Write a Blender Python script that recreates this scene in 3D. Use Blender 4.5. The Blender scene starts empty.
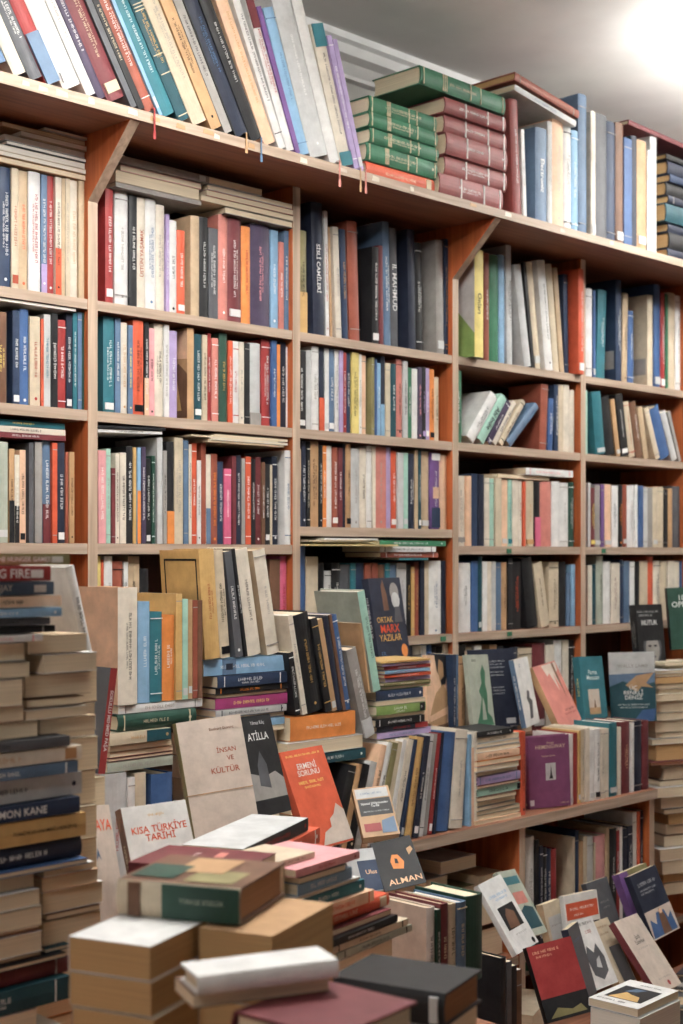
import bpy, bmesh, math, random
import numpy as np
from mathutils import Matrix, Vector
random.seed(7)
SC = bpy.context.scene
COL = SC.collection
# ---------------------------------------------------------------- camera model
F = 1422.0; CX = 341.5; HY = 555.0
CAM = Vector((0, -2.44, 1.45))
A = math.atan2(1408.5, F)
FWD = Vector((math.cos(A), math.sin(A), 0)); RGT = Vector((math.sin(A), -math.cos(A), 0)); UP = Vector((0, 0, 1))
def ray(px, py): return FWD + RGT * ((px - CX) / F) + UP * ((HY - py) / F)
def atY(px, py, Y):
    d = ray(px, py); return CAM + d * ((Y - CAM.y) / d.y)
def atZ(px, py, Z):
    d = ray(px, py); return CAM + d * ((Z - CAM.z) / d.z)
def atD(px, py, D): return CAM + ray(px, py) * D
def proj(P):
    v = P - CAM; d = v.dot(FWD)
    return CX + F * v.dot(RGT) / d, HY - F * v.z / d, d
def X_(px, Y): return atY(px, HY, Y).x
def vscale(px, Y): return F / (atY(px, HY, Y) - CAM).dot(FWD)
def hscale(px, Y):
    x = X_(px, Y); return (proj(Vector((x + .01, Y, CAM.z)))[0] - px) / .01
cam = bpy.data.cameras.new('camera'); co = bpy.data.objects.new('camera', cam); COL.objects.link(co)
co.location = CAM
m3 = Matrix((RGT, UP, -FWD)).transposed(); co.rotation_euler = m3.to_euler()
cam.sensor_fit = 'VERTICAL'; cam.sensor_height = 36; cam.sensor_width = 24
cam.lens = F * 36 / 1024; cam.shift_y = (HY - 512) / 1024.0
cam.clip_start = .05
cam.dof.use_dof = True; cam.dof.focus_distance = 2.65; cam.dof.aperture_fstop = 5.6
SC.camera = co
# ---------------------------------------------------------------- materials
def s2l(c):
    c /= 255.0; return c / 12.92 if c <= .04045 else ((c + .055) / 1.055) ** 2.4
def lin(rgb): return tuple(s2l(v) for v in rgb) + (1,)
PAL = {  # code: (sRGB, name)
 'W': ((232, 232, 230), 'white'), 'I': ((226, 216, 198), 'ivory'), 'C': ((208, 192, 164), 'cream'), 'B': ((192, 166, 132), 'beige'),
 'T': ((188, 146, 102), 'tan'), 'G': ((150, 146, 142), 'grey'), 'DG': ((82, 84, 90), 'dark grey'), 'LG': ((196, 198, 198), 'light grey'),
 'K': ((20, 21, 25), 'black'), 'N': ((28, 36, 58), 'navy'), 'DB': ((34, 54, 86), 'dark blue'), 'BL': ((58, 94, 148), 'blue'),
 'LB': ((132, 176, 212), 'light blue'), 'SB': ((88, 116, 148), 'slate blue'), 'TE': ((38, 112, 126), 'teal'), 'DT': ((20, 72, 84), 'dark teal'),
 'MT': ((160, 208, 190), 'mint green'), 'GR': ((46, 116, 82), 'green'), 'DGR': ((28, 70, 56), 'dark green'), 'OL': ((138, 130, 84), 'olive'),
 'Y': ((232, 212, 122), 'yellow'), 'MU': ((208, 166, 98), 'mustard'), 'O': ((236, 138, 62), 'orange'), 'RO': ((214, 84, 50), 'red-orange'),
 'R': ((160, 44, 44), 'red'), 'DR': ((112, 42, 48), 'dark red'), 'BR': ((112, 76, 54), 'brown'), 'RB': ((154, 76, 56), 'red-brown'),
 'P': ((232, 160, 164), 'pink'), 'HP': ((218, 96, 134), 'deep pink'), 'PU': ((112, 76, 140), 'purple'), 'LV': ((174, 154, 202), 'lavender'),
 'PE': ((238, 194, 158), 'peach'), 'DP': ((66, 54, 82), 'dark violet'), 'MG': ((168, 56, 116), 'magenta'), 'SA': ((206, 124, 112), 'salmon'),
 'WR': ((138, 56, 54), 'wine red'), 'PG': ((206, 190, 176), 'stone'), 'PL': ((128, 66, 108), 'plum'), 'GL': ((128, 160, 84), 'leaf green'), 'GG': ((168, 176, 160), 'grey-green'),
}
TXT = {'W': 'white', 'K': 'black', 'Y': 'yellow', 'R': 'red', 'O': 'orange', 'G': 'grey', 'I': 'pale', 'B': 'gold', 'MU': 'gold', 'C': 'pale', 'T': 'brown', 'P': 'pink',
       'TE': 'teal', 'GR': 'green', 'SB': 'blue', 'BL': 'blue', 'DB': 'blue', 'N': 'navy', 'RB': 'brown', 'LB': 'pale blue', 'DR': 'dark red', 'LV': 'lilac', 'RO': 'orange', 'GG': 'pale'}
MATS = {}
def new_mat(name):
    m = bpy.data.materials.new(name); m.use_nodes = True
    nt = m.node_tree; b = nt.nodes['Principled BSDF']; return m, nt, b
def cover_mat(code):
    k = 'cover_' + code
    if k in MATS: return MATS[k]
    rgb = PAL[code][0]; g_ = .3 * rgb[0] + .6 * rgb[1] + .1 * rgb[2]
    rgb = tuple((v * .88 + g_ * .12) * .975 for v in rgb)
    m, nt, b = new_mat(k)
    tc = nt.nodes.new('ShaderNodeTexCoord'); oi = nt.nodes.new('ShaderNodeObjectInfo')
    add = nt.nodes.new('ShaderNodeVectorMath'); add.operation = 'ADD'
    nt.links.new(tc.outputs['Object'], add.inputs[0]); nt.links.new(oi.outputs['Location'], add.inputs[1])
    n1 = nt.nodes.new('ShaderNodeTexNoise'); n1.inputs['Scale'].default_value = 26; n1.inputs['Detail'].default_value = 5; n1.inputs['Roughness'].default_value = .65
    nt.links.new(add.outputs[0], n1.inputs['Vector'])
    r = nt.nodes.new('ShaderNodeValToRGB'); r.color_ramp.elements[0].position = .3; r.color_ramp.elements[1].position = .72
    c = lin(rgb)
    r.color_ramp.elements[0].color = tuple(v * .8 for v in c[:3]) + (1,)
    r.color_ramp.elements[1].color = tuple(min(1, v * 1.1 + .012) for v in c[:3]) + (1,)
    nt.links.new(n1.outputs['Fac'], r.inputs['Fac']); nt.links.new(r.outputs['Color'], b.inputs['Base Color'])
    n2 = nt.nodes.new('ShaderNodeTexNoise'); n2.inputs['Scale'].default_value = 90
    mr = nt.nodes.new('ShaderNodeMapRange'); mr.inputs[3].default_value = .34; mr.inputs[4].default_value = .62
    nt.links.new(n2.outputs['Fac'], mr.inputs[0]); nt.links.new(mr.outputs[0], b.inputs['Roughness'])
    b.inputs['Specular IOR Level'].default_value = .38
    MATS[k] = m; return m
def ink_mat(code):
    k = 'ink_' + code
    if k in MATS: return MATS[k]
    m, nt, b = new_mat(k)
    b.inputs['Base Color'].default_value = lin(PAL[code][0]); b.inputs['Roughness'].default_value = .5; b.inputs['Specular IOR Level'].default_value = .25
    MATS[k] = m; return m
def paper_mat(k, rgb, amp=.16):
    if k in MATS: return MATS[k]
    m, nt, b = new_mat(k)
    tc = nt.nodes.new('ShaderNodeTexCoord'); mp = nt.nodes.new('ShaderNodeMapping'); mp.inputs['Scale'].default_value = (900, 5, 5)
    n = nt.nodes.new('ShaderNodeTexNoise'); n.inputs['Scale'].default_value = 1; n.inputs['Detail'].default_value = 3
    nt.links.new(tc.outputs['Object'], mp.inputs[0]); nt.links.new(mp.outputs[0], n.inputs['Vector'])
    r = nt.nodes.new('ShaderNodeValToRGB'); c = lin(rgb)
    r.color_ramp.elements[0].position = .25; r.color_ramp.elements[1].position = .75
    r.color_ramp.elements[0].color = tuple(v * (1 - amp * 1.6) for v in c[:3]) + (1,); r.color_ramp.elements[1].color = c
    nt.links.new(n.outputs['Fac'], r.inputs['Fac']); nt.links.new(r.outputs['Color'], b.inputs['Base Color'])
    b.inputs['Roughness'].default_value = .85; b.inputs['Specular IOR Level'].default_value = .1
    MATS[k] = m; return m
PAPER = {'p': ('paper_cream', (232, 216, 188)), 'w': ('paper_white', (238, 232, 220)), 'y': ('paper_yellowed', (204, 168, 120)), 'd': ('paper_brown', (150, 112, 84))}
def wood_mat(k, c0, c1, axis, rough=.55, scale=9):
    if k in MATS: return MATS[k]
    m, nt, b = new_mat(k)
    tc = nt.nodes.new('ShaderNodeTexCoord'); mp = nt.nodes.new('ShaderNodeMapping')
    sc = [30, 30, 30]; sc[axis] = 1.6; mp.inputs['Scale'].default_value = sc
    n = nt.nodes.new('ShaderNodeTexNoise'); n.inputs['Scale'].default_value = scale * .25; n.inputs['Detail'].default_value = 6; n.inputs['Distortion'].default_value = .6
    nt.links.new(tc.outputs['Object'], mp.inputs[0]); nt.links.new(mp.outputs[0], n.inputs['Vector'])
    r = nt.nodes.new('ShaderNodeValToRGB'); r.color_ramp.elements[0].position = .3; r.color_ramp.elements[1].position = .7
    r.color_ramp.elements[0].color = lin(c0); r.color_ramp.elements[1].color = lin(c1)
    nt.links.new(n.outputs['Fac'], r.inputs['Fac']); nt.links.new(r.outputs['Color'], b.inputs['Base Color'])
    bp = nt.nodes.new('ShaderNodeBump'); bp.inputs['Strength'].default_value = .12; bp.inputs['Distance'].default_value = .002
    nt.links.new(n.outputs['Fac'], bp.inputs['Height']); nt.links.new(bp.outputs[0], b.inputs['Normal'])
    b.inputs['Roughness'].default_value = rough; MATS[k] = m; return m
WOODX = lambda: wood_mat('wood_board', (112, 70, 50), (148, 98, 72), 0)
WOODZ = lambda: wood_mat('wood_upright', (150, 76, 38), (190, 104, 58), 2)
EDGEX = lambda: wood_mat('wood_edge_board', (142, 124, 108), (184, 163, 145), 0)
EDGEZ = lambda: wood_mat('wood_edge_upright', (152, 132, 114), (194, 171, 150), 2)
def plaster(k, rgb, s=7, bump=.15):
    m, nt, b = new_mat(k)
    n = nt.nodes.new('ShaderNodeTexNoise'); n.inputs['Scale'].default_value = s; n.inputs['Detail'].default_value = 6
    r = nt.nodes.new('ShaderNodeValToRGB'); c = lin(rgb)
    r.color_ramp.elements[0].position = .3; r.color_ramp.elements[1].position = .7
    r.color_ramp.elements[0].color = tuple(v * .86 for v in c[:3]) + (1,); r.color_ramp.elements[1].color = c
    tc = nt.nodes.new('ShaderNodeTexCoord'); nt.links.new(tc.outputs['Object'], n.inputs['Vector'])
    nt.links.new(n.outputs['Fac'], r.inputs['Fac']); nt.links.new(r.outputs['Color'], b.inputs['Base Color'])
    bp = nt.nodes.new('ShaderNodeBump'); bp.inputs['Strength'].default_value = bump; bp.inputs['Distance'].default_value = .01
    nt.links.new(n.outputs['Fac'], bp.inputs['Height']); nt.links.new(bp.outputs[0], b.inputs['Normal'])
    b.inputs['Roughness'].default_value = .8; return m
# ---------------------------------------------------------------- object helpers
def link_mesh(name, verts, faces, mats, parent=None, fm=None, M=None, smooth=False):
    me = bpy.data.meshes.new(name); me.from_pydata([tuple(v) for v in verts], [], faces)
    for m in (mats if isinstance(mats, (list, tuple)) else [mats]): me.materials.append(m)
    if fm: me.polygons.foreach_set('material_index', fm)
    if smooth: me.polygons.foreach_set('use_smooth', [True] * len(me.polygons))
    me.update()
    o = bpy.data.objects.new(name, me); COL.objects.link(o)
    if parent is not None: o.parent = parent
    if M is not None: o.matrix_local = M
    return o
class MB:
    def __init__(s): s.v = []; s.f = []; s.m = []
    def box(s, a, b, mi=0, front=None):
        (x0, y0, z0), (x1, y1, z1) = a, b; n = len(s.v)
        s.v += [(x0, y0, z0), (x1, y0, z0), (x1, y1, z0), (x0, y1, z0), (x0, y0, z1), (x1, y0, z1), (x1, y1, z1), (x0, y1, z1)]
        for k, f in enumerate(((0, 3, 2, 1), (4, 5, 6, 7), (0, 1, 5, 4), (1, 2, 6, 5), (2, 3, 7, 6), (3, 0, 4, 7))):
            s.f.append(tuple(n + i for i in f)); s.m.append(front if (front is not None and k == 2) else mi)
    def prism(s, poly, z0, z1, ax=2, mi=0, fmi=None):   # poly in the two other axes, counter-clockwise
        n = len(s.v); k = len(poly)
        for z in (z0, z1):
            for (a, b) in poly: s.v.append({2: (a, b, z), 0: (z, a, b), 1: (b, z, a)}[ax])
        s.f.append(tuple(n + i for i in reversed(range(k)))); s.m.append(mi)
        s.f.append(tuple(n + k + i for i in range(k))); s.m.append(mi)
        for i in range(k):
            j = (i + 1) % k; s.f.append((n + i, n + j, n + k + j, n + k + i)); s.m.append(fmi[i] if fmi else mi)
    def quad(s, pts, mi=0):
        n = len(s.v); s.v += [tuple(p) for p in pts]; s.f.append(tuple(range(n, n + len(pts)))); s.m.append(mi)
    def build(s, name, mats, parent=None, M=None): return link_mesh(name, s.v, s.f, mats, parent, s.m, M)
def empty(name, M):
    o = bpy.data.objects.new(name, None); COL.objects.link(o); o.empty_display_size = .05; o.matrix_world = M; return o
def frame(origin, x, y, z):
    M = Matrix.Identity(4)
    for i, v in enumerate((x, y, z)):
        for r in range(3): M[r][i] = v[r]
    M.translation = origin; return M
# ---------------------------------------------------------------- lettering
def text_mesh(txt, H, bold=0.0):
    cu = bpy.data.curves.new('title', 'FONT'); cu.body = txt; cu.size = 1.0; cu.align_x = 'CENTER'; cu.align_y = 'CENTER'
    cu.resolution_u = 2; cu.offset = bold; cu.space_line = .85
    o = bpy.data.objects.new('title', cu)
    me = bpy.data.meshes.new_from_object(o)
    vs = [Vector(v.co) for v in me.vertices]; fs = [tuple(p.vertices) for p in me.polygons]
    bpy.data.objects.remove(o); bpy.data.curves.remove(cu); bpy.data.meshes.remove(me)
    if not vs: return [], [], 1, 1
    x0 = min(v.x for v in vs); x1 = max(v.x for v in vs); y0 = min(v.y for v in vs); y1 = max(v.y for v in vs)
    for v in vs: v.x -= (x0 + x1) / 2; v.y -= (y0 + y1) / 2
    return vs, fs, x1 - x0, y1 - y0
def glyphs(L, h, rnd, dens=1.0):
    """small irregular strokes that read like a line of unreadable print; along x, centred"""
    v = []; f = []
    def rect(x0, y0, x1, y1):
        n = len(v); v.extend([(x0, y0, 0), (x1, y0, 0), (x1, y1, 0), (x0, y1, 0)]); f.append((n, n + 1, n + 2, n + 3))
    x = -L / 2; k = 0; word = rnd.randint(3, 8)
    while x < L / 2 - h * .5:
        w = h * rnd.uniform(.42, .72); t = h * .14
        kind = rnd.randint(0, 4)
        rect(x, -h / 2, x + t, h / 2)
        if kind in (0, 1): rect(x + w - t, -h / 2, x + w, h / 2)
        if kind in (0, 2): rect(x + t, h / 2 - t, x + w - t if kind == 0 else x + w, h / 2)
        if kind in (2, 3): rect(x + t, -h / 2, x + w, -h / 2 + t)
        if kind in (1, 2, 4): rect(x + t, -t / 2, x + w - t if kind == 1 else x + w, t / 2)
        x += w + h * .2; k += 1
        if k >= word: x += h * .5; k = 0; word = rnd.randint(3, 8)
    return v, f
# ---------------------------------------------------------------- a book
# local frame: x = thickness (front cover at x = T), y = from spine (0) to fore edge (D), z = tail (0) to head (H)
BOOKS = []
def book(M, T, D, H, col, hard=False, kind=None, spine=None, txt=None, title=None, band=None, pages='p', ribbon=None, group=None, label=None, desc=None, ink2=None, face=None, flip=False, order=None, rnd=None, tpos=.5, tlen=.78, filler=False):
    rnd = rnd or random
    T = max(T, .004)
    name = kind or ('hardcover_book' if hard else ('booklet' if T < .0098 and face is None else 'paperback'))  # thin paperbacks are named booklets by thickness alone
    root = empty(name, M)
    ct = .0028 if hard else .0009
    ct = min(ct, T * .2); sq = .003 if hard else 0.0004
    bul = min(.005, T * .14) if hard else min(.0008, T * .03)
    # cover: spine (rounded when bound in boards) and two boards, one mesh
    n = 6 if (hard and T > .012) else 2
    arc = [(T * i / n, bul - bul * 4 * (i / n) * (1 - i / n)) for i in range(n + 1)]
    inner = [(ct + (T - 2 * ct) * i / n, ct + bul - bul * 4 * (i / n) * (1 - i / n)) for i in range(n + 1)]
    prof = [(0, D)] + arc + [(T, D), (T - ct, D)] + inner[::-1] + [(ct, D)]
    mb = MB(); k = len(prof)
    for z in (0, H):
        for (a, b) in prof: mb.v.append((a, b, z))
    for i in range(k):
        j = (i + 1) % k; mb.f.append((i, j, k + j, k + i)); mb.m.append(1 if 1 <= i <= n else 0)
    # cap strips
    m_ = n + 3
    pairs = [(i, k - 1 - i) for i in range(0, n + 3)]
    for (a, b), (c, d) in zip(pairs, pairs[1:]):
        mb.f.append((a, b, d, c)); mb.m.append(0); mb.f.append((k + a, k + c, k + d, k + b)); mb.m.append(0)
    cv_ = mb.build('cover', [cover_mat(col), cover_mat(spine or col)], root)
    pk, prgb = PAPER[pages]
    pb = MB(); g = ct * 1.02; fe = D - (.004 if hard else .0008); dz = sq
    cv = min(.003, T * .08) if hard else 0
    poly = [(g, ct + bul + .0002), (T - g, ct + bul + .0002), (T - g, fe), (T * .75, fe - cv), (T * .25, fe - cv), (g, fe)]
    pb.prism(poly, dz, H - dz); pb.build('page_block', paper_mat(pk, prgb), root)
    eps = .0005
    if band:                                      # a differently coloured field on the spine: list of (colour, z0, z1) fractions
        for (bc, f0, f1) in band:
            b_ = MB(); b_.box((T * .02, -.0003 - 0, H * f0), (T * .98, bul + .0004, H * f1)); b_.build('spine_panel', cover_mat(bc), cv_)
        eps = .0008
    if txt:
        h = min(T * .36, .0062)
        if title: h = min(T * .62, .016)
        z0, z1 = .16, .86
        R = Matrix(((0, 1 if not flip else -1, 0, T / 2), (0, 0, -1 , -eps), (-1 if not flip else 1, 0, 0, 0), (0, 0, 0, 1)))
        # text x -> -z (reads head to tail), text y -> +x, text normal -> -y
        if title:
            vs, fs, w, hh = text_mesh(title, 1, .012)
            s = min(h / max(hh, .3), H * tlen / w)
            R2 = R.copy(); R2[2][3] = H * (1 - tpos)
            link_mesh('title', [v * s for v in vs], fs, ink_mat(txt), cv_, M=R2)
        else:
            L = H * rnd.uniform(.25, .6); R2 = R.copy(); R2[2][3] = H * rnd.uniform(.5, .54)
            two = T > .02 and rnd.random() < .5
            v, f = glyphs(L, h, rnd)
            if two: v = [(a, b + h * .4, c) for a, b, c in v]
            link_mesh('lettering', v, f, ink_mat(txt), cv_, M=R2)
            if two:
                v2, f2 = glyphs(L * .7, h * .6, rnd); link_mesh('lettering', [(a, b - h * .75, c) for a, b, c in v2], f2, ink_mat(txt), cv_, M=R2)
            if H > .12 and rnd.random() < .3:      # a small emblem at the foot of the spine
                w = min(T * .18, .0035); c_ = Vector((T / 2, -eps, H * rnd.uniform(.05, .09)))
                link_mesh('emblem', [c_ + Vector((w * math.cos(t), 0, w * math.sin(t))) for t in (0, 1.05, 2.1, 3.14, 4.19, 5.24)], [tuple(range(6))], ink_mat(txt), cv_)
    if not title and not face and not band and T > .008 and H > .12:     # rules and labels printed on some spines
        q_ = rnd.random()
        if q_ < .16:
            z_ = H * rnd.uniform(.03, .06); b_ = MB(); b_.box((T * .12, -.0006, z_), (T * .88, bul + .0003, z_ + H * .07)); b_.build('spine_label', ink_mat(txt or 'LG'), cv_)
        elif q_ < .4:
            for z_ in (rnd.uniform(.9, .93), rnd.uniform(.07, .1)): b_ = MB(); b_.box((T * .04, -.0005, H * z_), (T * .96, bul + .0003, H * z_ + .0018)); b_.build('spine_rule', ink_mat(txt or 'G'), cv_)
    if ribbon:                                    # hangs straight down in front of the shelf edge
        R3 = M.to_3x3().inverted(); dn = R3 @ Vector((0, 0, -1)); sd = R3 @ Vector((1, 0, 0)); ou = R3 @ Vector((0, -1, 0))
        p0 = Vector((T * .5, .002, .002)); p1 = p0 + ou * .014; l = .03 + .02 * rnd.random(); p2 = p1 + dn * l; p3 = p2 + dn * .014
        vs_ = []; 
        for p, w_ in ((p0, .002), (p1, .002), (p2, .002), (p2, .0034), (p3, .0034)):
            for q in (p - sd * w_ + ou * .0006, p + sd * w_ + ou * .0006, p + sd * w_ - ou * .0006, p - sd * w_ - ou * .0006): vs_.append(q)
        fs_ = [(3, 2, 1, 0), (16, 17, 18, 19)]
        for i in range(4):
            for j in range(4): fs_.append((4 * i + j, 4 * i + (j + 1) % 4, 4 * i + 4 + (j + 1) % 4, 4 * i + 4 + j))
        link_mesh('ribbon_bookmark', vs_, fs_, cover_mat(ribbon), root)
    if face: face(cv_, T, D, H)
    d = desc or PAL[spine or col][1]
    rec = dict(o=root, d=d, kind='hardcover' if hard else name, txt=TXT.get(txt) if txt else None, group=group, label=label, order=order, fill=filler)
    root['category'] = name if name in ('magazine', 'booklet') else 'book'
    if group: root['group'] = group
    if label: root['label'] = label
    BOOKS.append(rec); return root
ORD = 'first second third fourth fifth sixth seventh eighth ninth tenth eleventh twelfth thirteenth fourteenth fifteenth sixteenth seventeenth eighteenth nineteenth twentieth'.split()
def ordinal(n):
    if n < 20: return ORD[n]
    t = {2: 'twenty', 3: 'thirty', 4: 'forty'}[(n + 1) // 10]
    return t + '-' + ORD[(n + 1) % 10 - 1] if (n + 1) % 10 else {3: 'thirtieth', 4: 'fortieth'}[(n + 1) // 10]
def parse(e):
    p = e.split(); x = p[0]; y = float(p[1]); c = p[2]; fl = p[3:]
    xl = None
    if ':' in x: xl, x = x.split(':'); xl = float(xl)
    title = txt = None
    if '=' in c: c, title = c.split('=', 1); title = title.replace('_', ' ')
    if '/' in c: c, txt = c.split('/')
    band = None
    if '+' in c:
        c, b = c.split('+'); bc = b.rstrip('0123456789'); fr = int(b[len(bc):]) / 100.0; band = [(bc, 0.0, fr)]
    return xl, float(x), y, c, txt, title, band, fl
TOPS = []      # (x0, x1, ztop, y0, y1) of standing books, for what lies on them
def bay_limits(x):
    for k in range(6):
        if UX[k] + UT / 2 <= x < UX[k + 1] + UT / 2: return UX[k] + UT + .0012, UX[k + 1] - .0012
    return -99, 99
def cap_z(x, zb):
    """underside of the board above level zb in the bookcase bay at x"""
    third = UX[2] < x < UX[3]
    lv = sorted([ZT + .001, ZS1, ZS2, ZS3M if third else ZS3, ZS4, ZS5])
    up = [l for l in lv if l > zb + .02]
    return (up[0] if up else 9) - TB - .003
def row(place, zb, crop, x0, data, Y=.012, group=None, depth=None, hardp=.8, jit=.006, bays=None):
    ox, oy, s = crop; rnd = random.Random(place)
    group = group or ('books on ' + place); bays = (Y > -.05) if bays is None else bays
    prev = x0; i = 0; pb = None
    for e in data.replace('\n', ' ').split(';'):
        e = e.strip()
        if not e: continue
        xl, xr, yt, c, txt, title, band, fl = parse(e)
        if xl is None: xl = prev
        prev = xr
        if c == '-': continue
        opt = {f[0]: f[1:].lstrip('=') for f in fl}
        Yb = Y + rnd.uniform(0, jit) - float(opt.get('p', 0)) / 1000
        pl, pr = ox + xl / s, ox + xr / s
        Xl, Xr = X_(pl, Yb), X_(pr, Yb)
        pm = (pl + pr) / 2; zt = atY(pm, oy + yt / s, Yb).z; hh = max(zt - zb, .08)
        if bays: hh = min(hh, cap_z((Xl + Xr) / 2, zb) - zb - .002)
        m = 0.0
        if 'k' in opt: m = float(opt['k']) / 100 * vscale(pm, Yb) / hscale(pm, Yb)
        if 'l' in opt: m = (float(opt['l']) / s / hscale(pm, Yb)) / hh
        if bays:
            lo, hi = bay_limits((Xl + Xr) / 2); Xl = max(Xl, lo); Xr = min(Xr, hi)
            if m < 0: m = max(m, -(Xl - lo) / hh)
            if m > 0: m = min(m, (hi - Xr) / hh)
        w = max(Xr - Xl, .004); b0 = Xl
        if pb:
            need = pb[0] + max(0, (pb[1] - m) * min(hh, pb[2])) + .0003
            if need > b0 + .03 and m < pb[1]: m = pb[1] - max(0, (b0 - pb[0])) / min(hh, pb[2]); need = min(need, b0 + .004)
            if need > b0: w = max(w * .55, w - (need - b0)); b0 = need
        if bays and b0 + w > hi: w = hi - b0
        if w < .003: continue
        pb = (b0 + w, m, hh)
        a = math.atan(m); T = w * math.cos(a) - .0006
        H = hh / math.cos(a) - T * abs(math.tan(a)) * .5
        hard = 'h' in opt or (T > .0155 and rnd.random() < hardp)  # unmarked thick books get a hardcover binding at random
        D = depth or min(.155, max(.105, H * rnd.uniform(.62, .7)))
        if 'D' in opt: D = float(opt['D']) / 1000
        z = Vector((math.sin(a), 0, math.cos(a))); x = Vector((math.cos(a), 0, -math.sin(a)))
        org = Vector((b0 + .0002, Yb, zb)) if a <= 0 else Vector((b0 + w - .0002, Yb, zb)) - x * T
        org.z += .0006
        book(frame(org, x, Vector((0, 1, 0)), z), T, D, H, opt['S'] if opt.get('S') else c, spine=c, hard=hard, txt=txt, title=title, band=band, group=group, order=(place, i), rnd=rnd,
             flip=('f' in opt) if title else rnd.random() < .45, ribbon=opt.get('r'), pages='p' if rnd.random() < .7 else 'w', face=FACES[opt['F']] if 'F' in opt else None)
        TOPS.append((b0, b0 + w, zb + H * math.cos(a) + (T * abs(math.sin(a)) if a else 0), Yb, Yb + D))
        i += 1
FACES = {}
def lie(P, u, n, T, L, W, show, col, **kw):
    """a lying book: P = front-left-bottom corner, u = direction left to right along the shown edge, n = up; L runs along u for spine and fore, W for head"""
    u = u.normalized(); n = n.normalized(); away = n.cross(u)
    if show == 'spine': M = frame(P + u * L, n, away, -u); d = (T, W, L)
    elif show == 'fore': M = frame(P + away * W, n, -away, u); d = (T, W, L)
    elif show == 'tail': M = frame(P, n, u, away); d = (T, W, L)             # spine to the left, short end shown
    else: M = frame(P + u * W + away * L, n, -u, -away); d = (T, W, L)       # 'head': spine to the right
    return book(M, d[0], d[1], d[2], col, **kw)
def lay(place, crop, data, Y=.02, zb=0, W=.13, group=None, z0=None, z1=None, yaw=0.0, jit=.02, base=0, pile=True, filler=False):
    """books lying one on another: 'xl:xr thickness colour[/text] flags', bottom first; z0 = what the pile stands on (else the tops of the row below it)"""
    ox, oy, s = crop; rnd = random.Random(place + 'lay'); z = z0; items = [e.strip() for e in data.replace('\n', ' ').split(';') if e.strip()]
    tot = 0; P_ = []
    for e in items:
        xl, xr, th, c, txt, title, band, fl = parse(e); tot += th / s / vscale(ox + (xl + xr) / 2 / s, Y) + .0012
    k = 1.0 if z1 is None else (z1 - z0) / tot
    for i, e in enumerate(items):
        xl, xr, th, c, txt, title, band, fl = parse(e); opt = {f[0]: f[1:].lstrip('=') for f in fl}
        Yb = Y + (rnd.uniform(-.006, .006) if jit else 0) - float(opt.get('p', 0)) / 1000
        pl, pr = ox + xl / s, ox + xr / s
        X0 = X_(pl, Yb)
        yw = math.radians(yaw + float(opt.get('y', 0))) + rnd.uniform(-jit, jit) * (.2 if zb and z0 is None else 1)
        tilt = float(opt.get('t', 0)) / 100.0
        u = Vector((math.cos(yw) * math.cos(tilt), math.sin(yw) * math.cos(tilt), math.sin(tilt))); n = Vector((-math.sin(tilt) * math.cos(yw), -math.sin(tilt) * math.sin(yw), math.cos(tilt)))
        v = Vector((X0, Yb, CAM.z)) - CAM; t = (pr - CX) / F
        L = (t * v.dot(FWD) - v.dot(RGT)) / (u.dot(RGT) - t * u.dot(FWD))
        X1 = X0 + u.x * L
        if zb and z0 is None:
            lo, hi = bay_limits((X0 + X1) / 2)
            if X0 < lo: X0 = lo
            if X1 > hi: X1 = hi
            L = (X1 - X0) / u.x
        w = float(opt['W']) / 1000 if 'W' in opt else W + rnd.uniform(-.01, .01)
        if z is None: z = max([t_[2] for t_ in TOPS if t_[1] > min(X0, X1) and t_[0] < max(X0, X1) and zb < t_[2] < zb + .34] or [zb]) + .001; zs_ = z; av = cap_z((X0 + X1) / 2, zb) - z - .003; k = min(1, max(.25, av / (tot + .002)))
        T = th / s / vscale((pl + pr) / 2, Yb) * k
        face = 'spine' if 's' in opt else ('tail' if 'e' in opt else 'fore')
        P = Vector((X0, Yb, z + .0006 + max(0, -math.sin(tilt) * L)))
        a_, b_ = (L, w) if face != 'tail' else (w, L)
        lie(P, u, n, T - .0006 * k, a_, b_, face, opt['S'] if 'S' in opt else c, spine=c, hard='h' in opt, txt=txt, title=title, band=band, group=group or ('books lying on ' + place), order=(place + (' lying pile' if pile else ''), len(items) - 1 - i + base, 'top'), rnd=rnd, pages=opt.get('g') or 'p', kind='magazine' if 'm' in opt else None, ribbon=opt.get('r'), face=FACES[opt['F']] if 'F' in opt else None, filler=filler, tpos=float(opt.get('c') or 50) / 100, tlen=float(opt.get('x') or 78) / 100)
        z += T + .0012 * k
    return z
def fill(place, pl, pr, Y, z0, z1, yaw=0, W=.14, cols='BTCGIO', group=None):
    """unseen books that carry a pile"""
    n = max(1, round((z1 - z0) / .045)); rnd = random.Random(place); vs_ = vscale((pl + pr) / 2, Y)
    th = ((z1 - z0) / n - .0012) * vs_
    return lay(place, (0, 0, 1), ';'.join(f'{pl + rnd.uniform(-2, 2):.1f}:{pr + rnd.uniform(-2, 2):.1f} {th:.2f} {rnd.choice(cols)} W{int(W * 1000)}' for _ in range(n)), Y=Y, z0=z0, z1=z1, yaw=yaw, group=group, pile=False, filler=True)
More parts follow.
